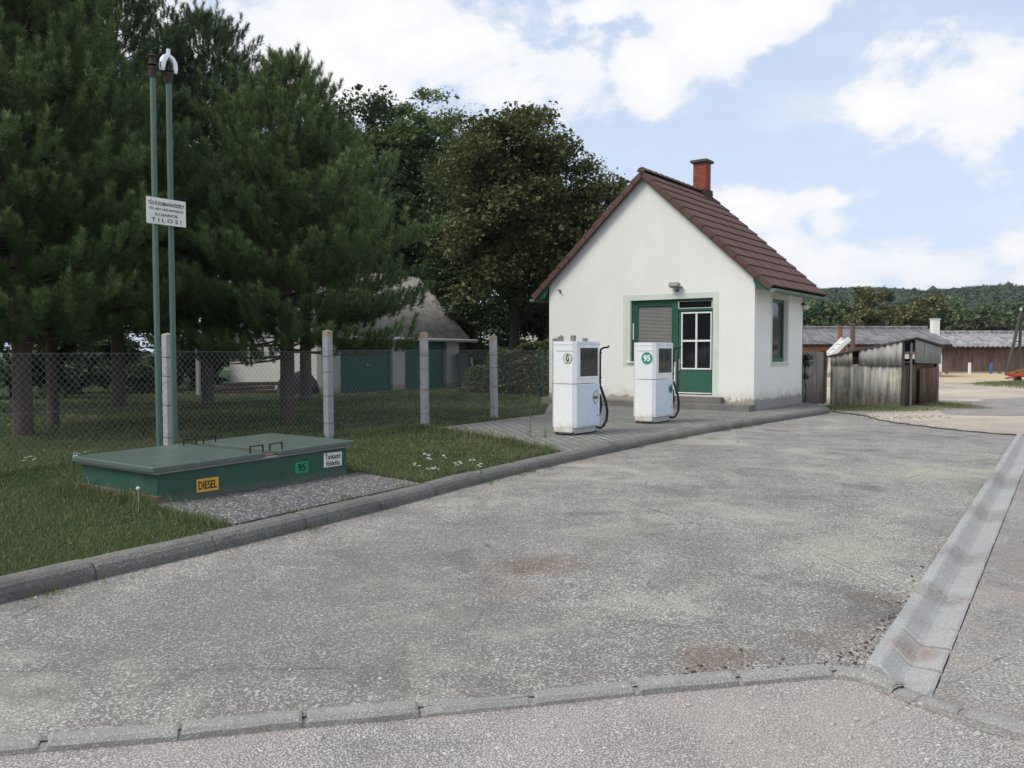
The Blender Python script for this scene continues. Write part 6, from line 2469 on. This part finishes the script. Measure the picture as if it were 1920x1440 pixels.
# ------------------------------------------------------------------ hills, woods and trees beyond the sheds
def hills():
    azs = np.linspace(-.25, 1.6, 150)      # x / y directions
    rs = np.array([110, 150, 200, 250, 300, 350, 400, 430, 470, 560, 900])
    f = np.array([-.6, .0, 4, 9.5, 16.5, 23.0, 27.0, 28.2, 27, 16, -20])
    V = []
    for r, h in zip(rs, f):
        for a in azs:
            und = 1 + .03 * math.sin(a * 22) + .02 * math.sin(a * 47 + 1) + .05 * math.sin(a * 8 - 3.2)
            side = min(1, max(0, (a + .22) / .35))
            V.append((a * r, r, h * und * (.4 + .6 * side) if h > 0 else h))
    n = len(azs)
    F = [(i * n + j, i * n + j + 1, (i + 1) * n + j + 1, (i + 1) * n + j) for i in range(len(rs) - 1) for j in range(n - 1)]
    V = np.array(V)
    structure(np_mesh('hills', V, np.array(F), 'ground_soil', smooth=True))
    rng = np.random.default_rng(12)
    N = 14000
    rr_ = 165 + 275 * rng.random(N) ** .75
    a = rng.uniform(-.2, 1.0, N)
    und = 1 + .03 * np.sin(a * 22) + .02 * np.sin(a * 47 + 1) + .05 * np.sin(a * 8 - 3.2)
    side = np.clip((a + .22) / .35, 0, 1)
    z = np.interp(rr_, rs, f) * und * (.4 + .6 * side)
    c = np.c_[a * rr_, rr_, z + 1.5]
    per = 26
    sz = rng.lognormal(0, .25, N) * np.where(rng.random(N) < .1, 1.12, 1.0)
    d = rng.normal(size=(N, per, 3))
    d /= np.linalg.norm(d, axis=2)[..., None]
    d[..., 2] = np.abs(d[..., 2]) * 1.1 - .25
    C = c[:, None, :] + d * (sz[:, None, None] * np.array([1.7, 1.7, 1.7])) * rng.uniform(.85, 1.22, (N, per, 1))
    Vv, Ff = leaf_cards(C.reshape(-1, 3), 0.62, rng, .9, 1.2)
    base_t = rng.normal(.42, .17, N)
    tint = np.repeat(np.clip(np.repeat(base_t, per) + rng.normal(0, .10, N * per), 0, 1.2), 2)
    ico = bmesh.new()
    bmesh.ops.create_icosphere(ico, subdivisions=1, radius=1)
    iv = np.array([v.co[:] for v in ico.verts])
    ico.verts.index_update()
    fi = np.array([[v.index for v in f_.verts] for f_ in ico.faces])
    ico.free()
    P = iv[None] * rng.uniform(.82, 1.08, (N, len(iv), 1)) * (sz[:, None, None] * np.array([1.5, 1.5, 1.55])) + c[:, None, :]
    Fi = (fi[None] + (np.arange(N) * len(iv))[:, None, None]).reshape(-1, 3) + len(Vv)
    Vv = np.r_[Vv, P.reshape(-1, 3)]
    Ff = np.r_[Ff, Fi]
    tint = np.r_[tint, np.repeat(np.clip(base_t - .05, 0, 1), len(fi))]
    tag(np_mesh('hillside_wood', Vv, Ff, 'hill_leaf', None, tint), 'dark green wood covering the far hillside', 'wood', kind='stuff')


hills()
GF = 'trees behind the long sheds'
far = [(1506, 84, 548, 5.0, 'far_green', 'mid green tree just right of the house gutter'), (1548, 92, 552, 4.4, 'far_green', 'dark green rounded tree above the two flue pipes'),
       (1602, 100, 540, 3.8, 'far_green', 'tall narrow green tree left of the olive tree'), (1664, 82, 538, 4.6, 'far_olive', 'broad olive coloured tree above the brick shed roof'),
       (1722, 96, 552, 4.6, 'far_green', 'green tree behind the white chimney'), (1778, 88, 572, 4.2, 'far_green', 'dark leafy tree right of the white chimney'),
       (1828, 78, 596, 3.0, 'far_grey', 'greyish green bush above the brown shed roof'), (1862, 92, 566, 4.6, 'far_green', 'green tree left of the A shaped pole'),
       (1918, 96, 562, 5.0, 'far_green', 'green tree behind the A shaped pole at the right edge'), (1985, 92, 560, 5.0, 'far_green', 'green tree beyond the right edge of the brown shed'),
       (1640, 112, 548, 4.6, 'far_green', 'darker tree showing behind the olive tree'), (1800, 118, 560, 5.2, 'far_green', 'dark tree standing behind the greyish bush')]
for i, (x, D, y, r, mat, lab) in enumerate(far):
    h = zy(y, D)
    broadleaf('far_tree', lab, px(x, D, -.1), h * .6, .2, [(0, 0, h * .55, r, r * .8, h * .46), (r * .5, 0, h * .38, r * .7, r * .7, h * .32), (-r * .5, 0, h * .36, r * .7, r * .7, h * .32)], 260, 46, .24, mat, 100 + i, GF, spread=.55, branches=6)


# ------------------------------------------------------------------ air between the yard and the hills
def haze():
    m = bpy.data.materials.new('haze_air')
    m.use_nodes = True
    nt = m.node_tree
    nt.nodes.clear()
    g = G(nt)
    out = g.n('ShaderNodeOutputMaterial')
    v = g.n('ShaderNodeVolumePrincipled')
    v.inputs['Color'].default_value = (0.80, 0.88, 1.0, 1)
    v.inputs['Density'].default_value = 0.00018
    v.inputs['Anisotropy'].default_value = 0.2
    g.link(v.outputs[0], out.inputs['Volume'])
    MATS['haze_air'] = m
    o_ = MB().box(-2000, 2000, -400, 2400, -26, 60).build('haze', 'haze_air')
    tag(o_, 'thin pale haze filling the air up to the hills', 'haze', kind='stuff')


haze()
